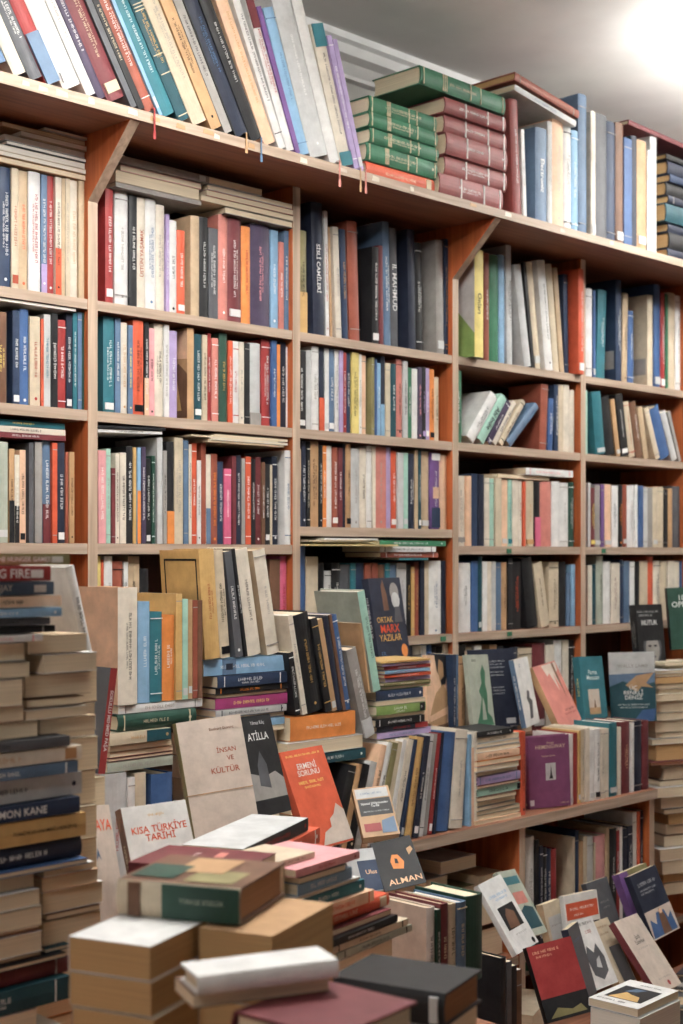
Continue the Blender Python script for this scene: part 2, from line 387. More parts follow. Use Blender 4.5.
def solve_pose(quad, D, H, yaw, tilt, prior=25.0, z0=None):
    """pose of a D x H cover whose corners (top left, top right, bottom right, bottom left) appear at QUAD; yaw = degrees the cover is turned from the wall, tilt = leaning back"""
    q = np.array(quad, float); C = np.array(CAM); Rw = np.array([list(RGT), list(UP), list(FWD)])
    def rot(v):
        th = np.linalg.norm(v)
        if th < 1e-9: return np.eye(3)
        k = v / th; K = np.array([[0, -k[2], k[1]], [k[2], 0, -k[0]], [-k[1], k[0], 0]])
        return np.eye(3) + math.sin(th) * K + (1 - math.cos(th)) * K @ K
    ya, ti = math.radians(yaw), math.radians(tilt)
    r = np.array([math.cos(ya), math.sin(ya), 0]); nrm = np.array([math.sin(ya), -math.cos(ya), 0])   # right, facing
    up = np.array([0, 0, 1]) * math.cos(ti) - nrm * math.sin(ti); out = nrm * math.cos(ti) + np.array([0, 0, 1]) * math.sin(ti)
    B0 = np.stack([r, up, out], 1)
    loc = np.array([[-D / 2, H / 2, 0], [D / 2, H / 2, 0], [D / 2, -H / 2, 0], [-D / 2, -H / 2, 0]])
    hpx = (np.linalg.norm(q[0] - q[3]) + np.linalg.norm(q[1] - q[2])) / 2
    zc = F * H / max(hpx, 1); c = q.mean(0)
    p = np.concatenate([[(c[0] - CX) / F * zc, (HY - c[1]) / F * zc, zc], [0, 0, 0]])
    def res(p):
        R = rot(p[3:]) @ B0; W = (Rw @ (R @ loc.T)).T + p[:3]
        pr = np.stack([CX + F * W[:, 0] / W[:, 2], HY - F * W[:, 1] / W[:, 2]], 1)
        return np.concatenate([(pr - q).ravel(), prior * p[3:] * np.array([1, 1, .15])])
    for _ in range(40):
        r0 = res(p); J = np.stack([(res(p + np.eye(6)[i] * 1e-5) - r0) / 1e-5 for i in range(6)], 1)
        d = np.linalg.solve(J.T @ J + 1e-6 * np.eye(6), -J.T @ r0); p = p + np.clip(d, -.3, .3)
    R = rot(p[3:]) @ B0; cen = C + Rw.T @ p[:3]
    return R, cen, float(np.abs(res(p)[:8]).max())
def faceout(quad, H, T, col, yaw=-28, tilt=12, ratio=.655, crop=(0, 0, 1), zrest=None, yat=None, art=None, back=False, **kw):
    """a book showing its front cover (or, back=True, its back cover), standing or reclining; zrest = height its lowest corner rests at"""
    ox, oy, s = crop; q = [(ox + x / s, oy + y / s) for x, y in quad]; D = H * ratio
    R, cen, err = solve_pose(q, D, H, yaw, tilt)
    r, up, out = (Vector(R[:, i]) for i in range(3)); cen = Vector(cen)
    k = 1.0
    if yat is not None:
        k = (yat - CAM.y) / (cen.y - CAM.y); cen = CAM + (cen - CAM) * k; H *= k; D *= k
    if zrest is not None:
        low = min((cen + r * (sx * D / 2) - up * (H / 2) - out * (q_ * T)).z for sx in (-1, 1) for q_ in (0, 1))
        k = (zrest + .001 - CAM.z) / (low - CAM.z)
        cen = CAM + (cen - CAM) * k; H *= k; D *= k
    bl = cen - r * (D / 2) - up * (H / 2)
    if not back: M = frame(bl - out * T, out, r, up)
    else: M = frame(bl + r * D - out * 0, -out, -r, up)
    FIT.append((kw.get('label', '?'), 'err', round(err, 1), tuple(round(v, 2) for v in cen), 'low', round(min((bl - out * q_ * T + r * D * j).z for q_ in (0, 1) for j in (0, 1)) - CAM.z, 3), 'H', round(H, 3), 'D', round(D, 3)))
    fc = (lambda root, T_, D_, H_: draw_art(root, T_, D_, H_, art, back)) if art else None
    return book(M, T, D, H, col, face=fc, **kw)
FIT = []
def draw_art(root, T, D, H, items, back=False):
    """what is printed on a cover: ('t', text, u, v, height, colour, max width) lettering, ('g', u, v, length, height, colour) small print, ('p', [(u, v)...], colour, name) flat shapes"""
    x0 = T + .0004 if not back else -.0004
    def mat(u, v, x):
        y = D * u if not back else D * (1 - u)
        M = Matrix(((0, 0, 1, x), (1, 0, 0, y), (0, 1, 0, H * v), (0, 0, 0, 1)))
        if back: M = Matrix(((0, 0, -1, x), (-1, 0, 0, y), (0, 1, 0, H * v), (0, 0, 0, 1)))
        return M
    k = 0; rnd = random.Random(len(items))
    for it in items:
        x = x0 + (.00015 * k if not back else -.00015 * k); k += 1
        if it[0] == 't':
            _, txt, u, v, h, c, mw = it
            vs, fs, w, hh = text_mesh(txt, 1, .008); s = h * H / hh * (txt.count('\n') + 1); s = min(s, mw * D / w)
            link_mesh('title', [a * s for a in vs], fs, ink_mat(c), root, M=mat(u, v, x))
        elif it[0] == 'g':
            _, u, v, L, h, c = it; a, f = glyphs(L * D, h * H, rnd); link_mesh('small_print', a, f, ink_mat(c), root, M=mat(u, v, x))
        else:
            _, pts, c, nm = it; o = mat(0, 0, x)
            vs = [o @ Vector((p[0] * D, p[1] * H, 0)) for p in pts]
            link_mesh(nm, vs, [tuple(range(len(pts)))], cover_mat(c), root)
def rect(u0, v0, u1, v1): return [(u0, v0), (u1, v0), (u1, v1), (u0, v1)]
def oval(u, v, a, b, n=14): return [(u + a * math.cos(6.2832 * i / n), v + b * math.sin(6.2832 * i / n)) for i in range(n)]
FACES_STUB = 1
def _cover_patch(side, polys, code, name):
    def fn(root, T, D, H):
        mb = MB()
        for (y0, z0, y1, z1) in polys:
            x = -.0006 if side == 'L' else T + .0006
            pts = [(x, D * y0, H * z0), (x, D * y1, H * z0), (x, D * y1, H * z1), (x, D * y0, H * z1)]
            mb.quad(pts if side == 'R' else pts[::-1])
        mb.build(name, cover_mat(code), root)
    return fn
def _landscape(root, T, D, H):
    x = -.0006
    m1 = MB(); m1.quad([(x, D, 0), (x, 0, 0), (x, 0, H * .22), (x, D * .5, H * .5), (x, D, H * .38)]); m1.build('cover_picture', cover_mat('GL'), root)
    m2 = MB(); m2.quad([(x, D, H * .38), (x, D * .5, H * .5), (x, 0, H * .22), (x, 0, H), (x, D, H)]); m2.build('cover_sky', cover_mat('LG'), root)
FACES['L'] = _landscape
FACES['B'] = _cover_patch('L', [(.08, .12, .9, .3)], 'G', 'cover_picture')
def _small_spine(root, T, D, H):
    mb = MB(); mb.box((T * .06, -.0008, H * .9), (T * .94, .0004, H * .99)); mb.build('spine_label', cover_mat('W'), root)
    mb = MB(); mb.box((T * .2, -.001, H * .4), (T * .8, .0004, H * .55)); mb.build('spine_picture', cover_mat('PE'), root)
    mb = MB(); mb.box((T * .06, -.0008, H * .02), (T * .94, .0004, H * .28)); mb.build('spine_panel', cover_mat('DB'), root)
FACES['W'] = _small_spine
def _border(root, T, D, H):
    x = -.0006; w = .004
    mb = MB()
    a0, a1, b0, b1 = D * .1, D * .9, H * .08, H * .92
    for (y0, z0, y1, z1) in ((a0, b0, a1, b0 + w), (a0, b1 - w, a1, b1), (a0, b0 + w, a0 + w, b1 - w), (a1 - w, b0 + w, a1, b1 - w)):
        mb.quad([(x, y1, z0), (x, y0, z0), (x, y0, z1), (x, y1, z1)])
    mb.build('border_frame', ink_mat('K'), root)
FACES['O'] = _border
def _gold_bands(root, T, D, H):
    for z in (.03, .3, .42, .7, .72, .74, .96):
        mb = MB(); mb.box((T * .05, -.0004, H * z), (T * .95, .002, H * z + .0022)); mb.build('gilt_band', ink_mat('C'), root)
FACES['G'] = _gold_bands
def _white_bands(root, T, D, H):
    for z in (.04, .3, .66):
        mb = MB(); mb.box((T * .04, -.0004, H * z), (T * .96, .002, H * z + .004)); mb.build('white_band', ink_mat('W'), root)
FACES['H'] = _white_bands
def _teal_ends(root, T, D, H):
    mb = MB(); mb.box((T * .01, -.0005, 0), (T * .99, .001, H * .1)); mb.build('spine_panel', cover_mat('TE'), root)
    mb = MB(); mb.box((T * .01, -.0005, H * .84), (T * .99, .001, H)); mb.build('spine_panel', cover_mat('TE'), root)
FACES['T'] = _teal_ends
def _red_top(root, T, D, H):
    mb = MB(); mb.box((T * .01, -.0005, H * .7), (T * .99, .001, H)); mb.build('spine_panel', cover_mat('DR'), root)
FACES['R'] = _red_top
def _end_label(root, T, D, H):
    mb = MB(); mb.box((T * .04, -.0005, H * .02), (T * .96, .001, H * .12)); mb.build('spine_label', cover_mat('K'), root)
FACES['E'] = _end_label
def _pale_patch(root, T, D, H):
    mb = MB(); mb.box((T * .2, -.0006, H * .06), (T * .75, .001, H * .15)); mb.build('spine_label', cover_mat('W'), root)
FACES['P'] = _pale_patch
def _picture_spine(root, T, D, H):
    mb = MB(); mb.box((T * .02, -.0005, H * .62), (T * .98, .001, H * .78)); mb.build('spine_picture', cover_mat('SB'), root)
    mb = MB(); mb.box((T * .3, -.0008, H * .66), (T * .7, .001, H * .74)); mb.build('spine_figure', cover_mat('N'), root)
FACES['S'] = _picture_spine

def _carving(root, T, D, H):
    x = -.0006
    mb = MB(); mb.quad([(x, D * .98, H * .02), (x, D * .02, H * .02), (x, D * .02, H * .5), (x, D * .3, H * .62), (x, D * .55, H * .5), (x, D * .98, H * .56)]); mb.build('cover_picture', cover_mat('BR'), root)
    mb = MB(); mb.quad([(x - .0002, D * .8, H * .1), (x - .0002, D * .2, H * .1), (x - .0002, D * .35, H * .45), (x - .0002, D * .6, H * .38)]); mb.build('picture_carving', cover_mat('MU'), root)
    mb = MB(); mb.quad([(x, D * .98, H * .7), (x, D * .02, H * .66), (x, D * .02, H * .97), (x, D * .98, H * .97)]); mb.build('picture_sky', cover_mat('PE'), root)
FACES['Q'] = _carving
# ---------------------------------------------------------------- levels
def zfront(px, py, Y=0.0): return atY(px, py, Y).z
ZT = zfront(200, 126, -.15)
ZS1 = zfront(97, 300.5); ZS2 = zfront(93, 410.5); ZS3 = zfront(93, 543.5); ZS3M = zfront(297, 526.5); ZS4 = zfront(459, 633.5)
ZS5 = CAM.z - .50
UPX = [88, 292, 452, 580]                       # left edges of the uprights in front
BW = X_(452, 0) - X_(292, 0)
UX = [X_(88, 0) + BW * k for k in range(-1, 6)]  # bay width repeats
UT = .024
YB = .25
XL0, XR0 = UX[0] - .02, UX[6] + UT
print('levels', ZT, ZS1, ZS2, ZS3, ZS3M, ZS4, 'bw', BW, 'UX', UX)
CEIL = 2.815
# ---------------------------------------------------------------- room shell
def structure(name, a, b, mat):
    mb = MB(); mb.box(a, b); o = mb.build(name, mat); o['kind'] = 'structure'; return o
structure('floor', (-2.6, -4.2, -.1), (5.1, .36, 0), wood_mat('floor_wood', (70, 52, 42), (98, 74, 58), 0))
structure('ceiling', (-2.6, -4.2, CEIL), (5.1, .36, CEIL + .1), plaster('ceiling_paint', (222, 220, 216), 5, .25))
structure('wall_back', (-2.6, .26, 0), (5.1, .36, CEIL), plaster('wall_paint', (226, 226, 222)))
structure('wall_right', (5.0, -4.2, 0), (5.1, .26, CEIL), plaster('wall_paint_side', (190, 184, 176)))
structure('wall_left', (-2.6, -4.2, 0), (-2.5, .26, CEIL), plaster('wall_paint_left', (190, 184, 176)))
structure('wall_front', (-2.5, -4.2, 0), (5.0, -4.1, CEIL), plaster('wall_paint_front', (190, 184, 176)))
cr = MB(); z1 = CEIL
cr.prism([(.26, z1 - .085), (.26, z1), (.16, z1), (.16, z1 - .018), (.175, z1 - .024), (.185, z1 - .045), (.215, z1 - .052), (.235, z1 - .075), (.235, z1 - .085)][::-1], -2.5, 5.0, ax=0)
o = cr.build('trim_cornice', plaster('cornice_paint', (240, 240, 238), 12, .05)); o['kind'] = 'structure'
# ---------------------------------------------------------------- the bookcase
TB = .022                                       # board thickness
e = .15                                         # the top board sticks out
case = empty('bookcase', Matrix.Translation((UX[0], 0, 0)))
case['label'] = 'tall brown wooden wall bookcase with pale board edges, full of books'; case['category'] = 'bookcase'
iv = Matrix.Translation((-UX[0], 0, 0))
def cpart(mb, name, mats): return mb.build(name, mats, case, iv)
zflare = zfront(97, 203)
for k, x in enumerate(UX):
    mb = MB(); zt = ZT - TB - .0005
    poly = [(0, 0.02), (YB, 0.02), (YB, zt), (-e + .006, zt), (0, zflare)] if k in (1, 3, 5) else [(0, 0.02), (YB, 0.02), (YB, zt), (0, zt), (0, zflare)]
    mb.prism(poly, x, x + UT, ax=0, fmi=[0, 0, 0, 1, 1])
    cpart(mb, 'upright', [WOODZ(), EDGEZ()])
mb = MB(); mb.box((XL0, -e, ZT - TB), (XR0, YB, ZT), 0, front=1); cpart(mb, 'top_board', [WOODX(), EDGEX()])
mb = MB(); mb.box((XL0, YB, 0.02), (XR0, YB + .008, ZT - TB)); cpart(mb, 'back_panel', [wood_mat('wood_back', (50, 34, 27), (74, 50, 38), 2)])
for k in range(6):
    x0, x1 = UX[k] + UT + .0003, UX[k + 1] - .0003
    lv = [ZS1, ZS2, ZS3M if k == 2 else ZS3, ZS4, ZS5, ZS5 - .33, ZS5 - .66]
    for j, z in enumerate(lv):
        t = TB if j else TB * .95
        mb = MB(); mb.box((x0, 0.001, z - t), (x1, YB - .0005, z), 0, front=1); cpart(mb, 'shelf_board', [WOODX(), EDGEX()])
for (px, py) in ((185.5 / 3.8 + 460, 0),):
    pass
def sticker(px, py, w=.02, h=.012):
    P = atY(px, py, -.0006); mb = MB(); mb.box((P.x, -.0012, P.z - h / 2), (P.x + w, .0008, P.z + h / 2)); o = cpart(mb, 'price_sticker', cover_mat('GR')); o['label'] = 'small green sticker on the board edge'
for p in ((507, 551), (602, 551), (507.5, 634), (441, 639)): sticker(*p)
rt = random.Random(3)
for px in (22, 38, 55, 88, 128, 150, 176, 203, 214, 248, 300, 338, 372, 410, 470, 505, 560, 610):   # worn paper tape along the top board's edge
    P = atY(px, 300, -.1503); w_ = rt.uniform(.012, .03); zz_ = ZT - rt.uniform(.004, .009); h_ = rt.uniform(.006, .012)
    mb = MB(); mb.v = [(P.x, -.1506, zz_ - h_), (P.x + w_, -.1506, zz_ - h_ * rt.uniform(.8, 1)), (P.x + w_ * .95, -.1506, zz_), (P.x + w_ * .1, -.1506, zz_ + .002), (P.x, -.1499, zz_ - h_), (P.x + w_, -.1499, zz_ - h_), (P.x + w_ * .95, -.1499, zz_), (P.x + w_ * .1, -.1499, zz_ + .002)]
    mb.f = [(0, 1, 2, 3), (7, 6, 5, 4), (0, 4, 5, 1), (1, 5, 6, 2), (2, 6, 7, 3), (3, 7, 4, 0)]; mb.m = [0] * 6
    cpart(mb, 'paper_tape', cover_mat(rt.choice(['PG', 'C', 'I', 'T'])))['label'] = 'worn scrap of pale tape'
# ---------------------------------------------------------------- counter in front: deep lower unit with plank
YL = -.30
ZP = atY(470, 829, YL).z
print('plank', ZP)
ULX = [X_(522, YL) + (X_(652, YL) - X_(522, YL)) * k for k in range(-4, 2)]
cnt = empty('counter_cabinet', Matrix.Translation((ULX[0], YL, 0)))
cnt['label'] = 'low open wooden cabinet before the tall bookcase, books on its plank top'; cnt['category'] = 'cabinet'
iv2 = Matrix.Translation((-ULX[0], -YL, 0))
ZLS = ZP - .34
xe = ULX[-1] + UT
mb = MB(); mb.box((ULX[0], YL, ZP - .026), (xe + .004, -.012, ZP), 0, front=1); mb.build('plank', [WOODX(), EDGEX()], cnt, iv2)
for x in ULX:
    mb = MB(); mb.prism([(YL + .008, 0.0), (-.012, 0.0), (-.012, ZP - .0265), (YL + .008, ZP - .0265)], x, x + UT, ax=0, fmi=[0, 0, 0, 1]); mb.build('upright', [WOODZ(), EDGEZ()], cnt, iv2)
for a, b in zip(ULX, ULX[1:]):
    for z in (ZLS, .08):
        mb = MB(); mb.box((a + UT + .0003, YL + .01, z - .022), (b - .0003, -.012, z), 0, front=1); mb.build('shelf_board', [WOODX(), EDGEX()], cnt, iv2)
# ---------------------------------------------------------------- standing rows
cA = (0, 100, 4.269); cB = (90, 150, 3.252); cC = (280, 180, 3.794); cD = (440, 200, 2.811); cE = (0, 290, 4.553); cF = (80, 290, 3.105)
cG = (285, 330, 3.903); cH = (440, 360, 2.811); cI = (0, 410, 4.553); cJ = (85, 420, 3.105); cK = (290, 430, 4.018); cL = (445, 460, 2.870); cM = (280, 530, 3.794); cN = (80, 540, 3.105)
b1, b2, b3, b4, b5 = 'first bay', 'second bay', 'third bay', 'fourth bay', 'fifth bay'
def S(n, b): return ORD[n - 1] + ' shelf, ' + b
row(S(1, b1), ZS1, cA, -70, """-40 300 R/W; 0 300 C/K; 48 288 DB/W h; 82 292 C/RB; 120 305 B/RO; 176 308 W/R; 202 320 SB+LV25/W; 231 325 R/W h; 263 330 I+RO40/K; 278 335 B; 300 335 C/G; 332 345 I/B; 336:376 348 B h p6""")
row(S(1, b2), ZS1, cB, 27, """52:78 128 R/W h p6; 84:127 135 W/G; 155 150 K/W; 182 155 I/RB=ÜSTÜN_YAŞAMAK f; 217 160 W/SB; 244 180 I/G; 259 210 LV/W; 284 230 W/K; 311 262 RO/W;
330:358 215 B p10; 386 220 K/W; 417 255 DG/W; 450 212 SA/W; 495 225 DR/W; 524 250 O/R; 588 245 DP/P h; 612 262 LB/W; 631 300 SA/W; 655 265 SB/W""")
row(S(1, b3), ZS1, cC, 46, """105 190 OL+MU40/K p4; 132:175 88 N/W=SİSLİ_CAMİLERİ h p8 l-10; 188 120 W/R l-8; 200 182 T l-10; 216:238 182 I/G l-14; 262 190 DB/T l-12; 270:308 160 RB h l-12 p5;
352:378 255 K/W p4; 396 250 DR l-4; 424 160 SB/W h l-8; 452 185 DG/W=II._MAHMUD l-6 h; 492:520 190 N h l-6; 545 240 K/W l-6; 598:626 230 G h l-4 p8; 642 225 DB/T""", jit=.004)
row(S(1, b4), ZS1, cD, 62, """97:126 140 Y/K=Onları p40 FL SGG D150; 140 150 RB/W; 167 155 GR h p4; 184 155 LB; 206 128 LG/K l-4; 240:260 188 LG l-30 p6; 268 180 K l-26; 286 180 C l-24; 300:322 175 W/K l-24; 338 185 C l-22; 352 195 B l-20; 364 210 DB l-4""")
row(S(1, b5), ZS1, cD, 388, """392:408 195 RO/W h p30; 412:431 250 W p4; 438 255 BL; 466 252 TE/W h l6; 497:513 225 DB/W p10 FB D130; 528 262 B/K l4; 547 312 BL/W h; 586:601 268 C FB p12 D120; 604:622 238 BL h; 634 262 R/W; 642 265 GR; 664 262 C h; 684 270 W/G; 704 275 I/K; 724 270 DB; 750 280 W/K; 770 270 R; 800 275 C""")
row(S(2, b1), ZS2, cE, -60, """-20 90 R; 35 100 BR/Y h; 60:92 95 DB/W h; 133 88 BL/W; 138:187 122 C/R; 200 132 RO/K; 231 112 LG/TE; 264 108 K/W=HAŞHAŞ_ÇİÇEKLERİ f; 302 138 R/W; 330 108 N/W; 352 105 TE/W; 374 84 SB; 389 80 DGR""")
row(S(2, b2), ZS2, cF, 38, """53 95 LG/K; 75:109 65 TE/W h; 127 78 SB/W; 148 102 I/T; 165 110 SB/Y; 167:200 90 RO/K p5; 215 92 K+PE40/W; 232 120 P/K; 260 102 I/K; 278 98 W/G; 304 128 LV/W; 335:356 115 T p5 FQ D110; 380 138 DT/W; 396 140 C/K; 407 135 R/W; 432 150 SA/W; 434:460 135 DGR/MU h; 475 158 RO/W; 493 160 W/R; 510 162 I/G; 528 166 K; 563 166 LG+G15; 566:593 150 R/W h; 612 152 BL/W; 622 170 O; 640 156 N/W; 654 178 W/SB""")
row(S(2, b3), ZS2, cG, 37, """83 80 K/W p4; 105 80 LG; 135 60 W/G; 155 65 N+RO40; 172 70 W; 195 68 SB/W; 210 75 W/G; 228 72 LV; 240 88 R/W; 258 90 DB/W; 290 88 Y/K; 300 95 W/K; 318 100 PE; 338:350 108 OL; 360 115 BL; 374 130 LB/W; 390 102 N+LB40; 412 130 C; 437 132 DT/W; 460 115 SA/K; 480 122 LG/K; 495 148 GR/W; 520 152 W; 536 146 DP/P; 550 146 K/LV; 564 150 LV/W; 585 154 O/K; 602 185 C/K""")
row(S(2, b4), ZS2, cH, 38, """41:64 30 GR/W; 96 90 W/K l76 h; 124 95 MT/K=Abi_Indie l72; 142 110 DP/W l62; 158 112 I/K l62; 176 108 C/K l70; 200 118 SB l88;
282:302 68 RB l6; 318 108 BL/W l4; 335 70 DB/W; 350 70 C; 366 70 I; 380 85 I; 392 90 W""")
row(S(2, b5), ZS2, cH, 402, """418 85 MT; 440:468 90 TE l-30 p6; 496 105 K l-50 ; 510 112 T l-46; 532 98 K/W l-44; 553 120 C/R l-42; 574 120 BR/W l-40; 590 134 B l-37; 596 0 -; 622 138 C l-34; 654 138 BL h l-36; 672 150 LG l-34; 690 150 G l-32; 712 150 W l-30; 740 150 K l-28; 780 140 C l-26""")
row(S(3, b1), ZS3, cI, -70, """-30 140 K/W; 42 145 GG h; 67 178 T+K45/K; 90 205 I+K42/W; 118 183 PE/K; 128 186 LV; 133:155 150 DG h; 162:196 148 G; 232 142 SB+DR38/W; 262 150 RO; 298 148 N/W; 312 192 RB; 340 192 T/K""")
row(S(3, b2), ZS3, cJ, 32, """42:66 95 P/W; 80 90 MT/G; 95 150 DR; 107 106 I/K; 130 102 I/K; 150 82 K/W; 160 86 MU; 174 86 LB+O55; 190 84 DP/W; 205 120 K/W; 218 112 DGR/W; 226:243 55 LG h p6; 255 96 G/K; 278 68 K+O32; 305 56 C/G; 322 64 SB; 332 76 I/K; 347 72 RO/W; 361 126 W/K; 376 72 RB; 391 108 I+SB40; 413 106 RB/O; 431 130 DB/W; 455 152 HP/W; 470 112 DR; 485 110 N/W; 498 120 G; 516 114 RO/W; 530 122 K/W; 546 116 DR/W; 560 132 BR/W; 575 138 K/W; 582 140 C; 600 114 N/W; 622:641 95 W/SB p10 h""")
row(S(3, b3), ZS3M, cK, 26, """47 76 B+DB45; 68 42 N/W; 82 42 K/I; 115 38 T/K; 132 62 K/W; 147 62 O/W; 170 64 W; 195 70 RB/W; 212 72 DR/W; 222 50 N; 247 52 T/K; 283 76 LG/G; 310 74 I/K; 330 64 W; 345 68 I; 387 58 SA/G; 407 62 LV; 430 84 RO/W; 457 92 LG; 475 92 MT; 502 96 N/W; 515 82 B; 528 72 DT/W; 562 86 B; 605 92 PU/W FW; 637 102 PE""")
row(S(3, b4), ZS3, cL, 36, """60 46 I/G; 78 46 PE; 96 40 DB h; 115 42 N h; 130 52 I; 142 54 MT; 163 52 C; 180 56 PE; 194 56 MT/TE; 210 56 I; 222 62 I/R; 232 62 RO; 258 58 C/T; 275 62 K+HP45; 308 62 SA h; 332 62 W; 357 66 W/G; 372 64 DGR/W; 396 64 LG+O30/K""")
row(S(3, b5), ZS3, cL, 411, """418 66 LG; 432 80 DR/Y; 448 72 G; 458 70 PU; 480 70 PE; 497 74 W/K; 512 72 K/O; 524 72 RB; 545 74 W/G; 555 72 W; 570 74 BL; 582 78 LG; 596 80 G; 612 78 C; 630 78 C; 640 84 K; 655 82 T; 683 76 DG; 705 76 DB; 735 80 C; 760 78 W""")
row(S(4, b2), ZS4, cN, 49, """65 48 Y/K; 74 62 RO; 103 46 W/G; 136 66 RB/K; 150 68 W/K; 185 50 B/K; 215 90 K/W; 560 70 -; 590:622 60 BR; 656 40 HP/R; 668 48 C; 682 55 W""")
row(S(4, b3), ZS4, cM, 70, """100 62 BL; 145 102 C; 170 126 K/W; 197 156 LG/K; 230 126 K/W; 270 132 DG; 290 126 TE; 322 126 DB; 350 132 RB; 372 126 RB; 400 132 BR; 420 126 TE; 445 132 SB; 480 126 LG/G; 497 132 K/MU; 511 140 MU; 530 122 RB/T; 549 116 N; 567 106 C; 616 118 W/SB; 632 118 N; 645 124 PE; 660 122 O""")
row(S(4, b4), ZS4, cL, 40, """77 296 W/K; 95 290 BL; 108 278 DT; 122 292 W; 136 292 I; 148 292 LG; 164 294 SB; 180 294 T/K; 195 282 K; 218 292 K/RO; 240:270 280 K h l-18; 302 295 C/K l-24; 330 293 C/K; 350 292 K; 362 324 SB; 376 300 LB; 396 292 W""")
row(S(4, b5), ZS4, cL, 412, """425 302 I; 434 300 DT; 457 276 GG/K; 478 292 W; 502 296 I/DR; 513 286 DB; 530 290 SB; 548 292 W; 560 290 K; 582 290 C; 600 278 RO; 620 290 I/K; 640 292 C; 660 290 I; 676 292 I; 692 290 BL; 715 290 C; 740 292 DG""")
# fifth shelf, seen only above the books on the counter
row('fifth shelf, fourth bay', ZS5, (440, 620, 2.811), 55, """75 70 K/W; 95 78 C; 118 72 W/K; 140 78 B; 160 70 T; 180 74 K/W; 200 80 C; 222 76 N; 262 80 C/K; 298 66 DR h; 322 70 I; 345 58 W/G; 362 56 I; 380 56 K/W; 396 58 K/I""", group='books behind the counter display')
row('fifth shelf, third bay', ZS5, (360, 620, 6.209), 300, """330 160 DG/W; 385 162 I/K; 412 160 W; 448 156 BL; 475 168 K; 515 164 K/W; 560 150 C; 575 152 B""", group='books behind the counter display')
# ---------------------------------------------------------------- what lies on the rows
lay('first shelf, first bay', cA, """-60:412 26 T gp; -40:474 22 B W=150 gw; -20:410 26 I gw; 30:436 18 DG W=140 gw; 20:430 26 W gw; 90:428 24 B gw; 10:420 22 T W=120 gp; 190:425 12 LG""", Y=.004, zb=ZS1, W=.16)
lay('first shelf, second bay', cB, """84:362 16 G s W=150; 84:355 38 B W=140; 100:362 20 P; 88:388 24 G s/K W=150""", Y=.0, zb=ZS1)
lay('first shelf, second bay beside it', cB, """440:682 20 G W=150; 362:676 18 C; 380:674 20 R g; 384:676 16 W; 372:560 22 LG W=110""", Y=-.005, zb=ZS1)
lay('second shelf, first bay', cE, """-80:347 48 W gw W=150""", Y=.005, zb=ZS2)
lay('third shelf, first bay', cI, """-50:300 34 DR/W s; -60:298 38 I/K s; -70:295 38 TE/Y s""", Y=.01, zb=ZS3)
lay('third shelf, second bay', cJ, """32:240 18 W/K s t3; 34:250 16 K s t3 W=120""", Y=.0, zb=ZS3)
lay('third shelf, second bay beside it', cJ, """382:618 22 B g; 392:630 22 W W=140; 330:600 12 C; 402:630 28 C""", Y=-.005, zb=ZS3)
lay('third shelf, fourth bay', cL, """152:300 12 PE; 232:368 20 W/P s""", Y=.01, zb=ZS3)
lay('fourth shelf, third bay', cM, """100:450 24 Y W=150; 95:380 14 G; 130:372 16 OL; 110:340 16 C t1; 70:330 10 RB; 168:372 24 W s""", Y=-.02, zb=ZS4, W=.15)
lay('fourth shelf, third bay beside it', cM, """452:560 10 TE s; 382:600 24 RB/W s; 380:592 26 W/K s; 378:630 26 GR/W s""", Y=-.004, zb=ZS4, pile=True)
# ---------------------------------------------------------------- on the top board
t1 = (0, 0, 2.846); t2 = (200, 0, 2.846); t3 = (420, 40, 2.597)
row('top board, leaning end', ZT, t1, -150, """-95 -80 N h k-50; -40 -70 K h k-50; 40 -60 SB h k-50; 88 -70 I h k-50; 135 -60 DG/W h k-50; 185 -60 R+SB42 h k-50; 248 -90 W h k-49; 282 -80 W/G k-49; 310 -70 DP/W k-48; 372 -80 DR/C h k-48; 395 -60 DG k-48; 418 -50 K/C k-48; 452 -50 RB/W k-47 rR; 466 -60 LB k-47; 513 -60 TE/W h k-47; 552 -40 DT/MU h k-46 FG; 603 -60 C/G h k-45; 640 -30 T/K k-44; 668 -30 G/K k-43""", Y=-.144, jit=.002)
row('top board, leaning middle', ZT, t2, 101, """106 -20 K k-43; 150 -30 N/SB h k-42 rT; 188 -30 K/W h k-41 rSB; 226 10 PE/T k-37; 250 -30 W/K k-34; 274 -20 W/R k-30 FR; 288 60 PU k-29; 318 60 LB/SB k-27 h; 374 -12 LG/W h k-26; 405 -10 W h k-25 rSA; 440 100 I/K k-23 FT; 455 130 LV/W k-22 rT; 469 140 LV k-22 rSA""", Y=-.144, jit=.002)
zt_ = lay('top board, volumes', t2, """474:668 44 RO/C s h; 476:676 50 GR/C s h FG; 486:680 42 GR/C s h FG; 484:677 42 GR/C s h FG; 484:674 46 GR/C s h FG""", Y=-.13, z0=ZT, W=.15, jit=.008)
zr_ = lay('top board, red volumes', t3, """52:216 58 WR/W s h FH; 66:226 50 WR/W s h FH; 70:227 56 WR/W s h FH; 64:226 46 WR/W s h FH; 66:224 40 WR/W s h FH""", Y=-.13, z0=ZT, W=.15, jit=.01)
lay('green volume across the piles', t3, """2:222 48 GR/C s h FG t-1""", Y=-.135, z0=max(zt_, zr_) + .004, W=.16, jit=.0, pile=False)
row('top board, upright end', ZT, t3, 234, """246:268 158 WR/W h k-4; 278 235 W/G k-3; 303:333 230 SB/W=Electronic h D150; 345 212 LG/G; 375 208 PE/P; 395 216 W/K; 413 236 LB/W; 436 142 SB h D140; 446:458 186 I; 488 194 DG h; 510 213 DB h; 531 216 BR h; 551 256 BL; 566 250 N h; 591 262 T; 601 286 W; 618 252 LG h""", Y=-.134, jit=.004)
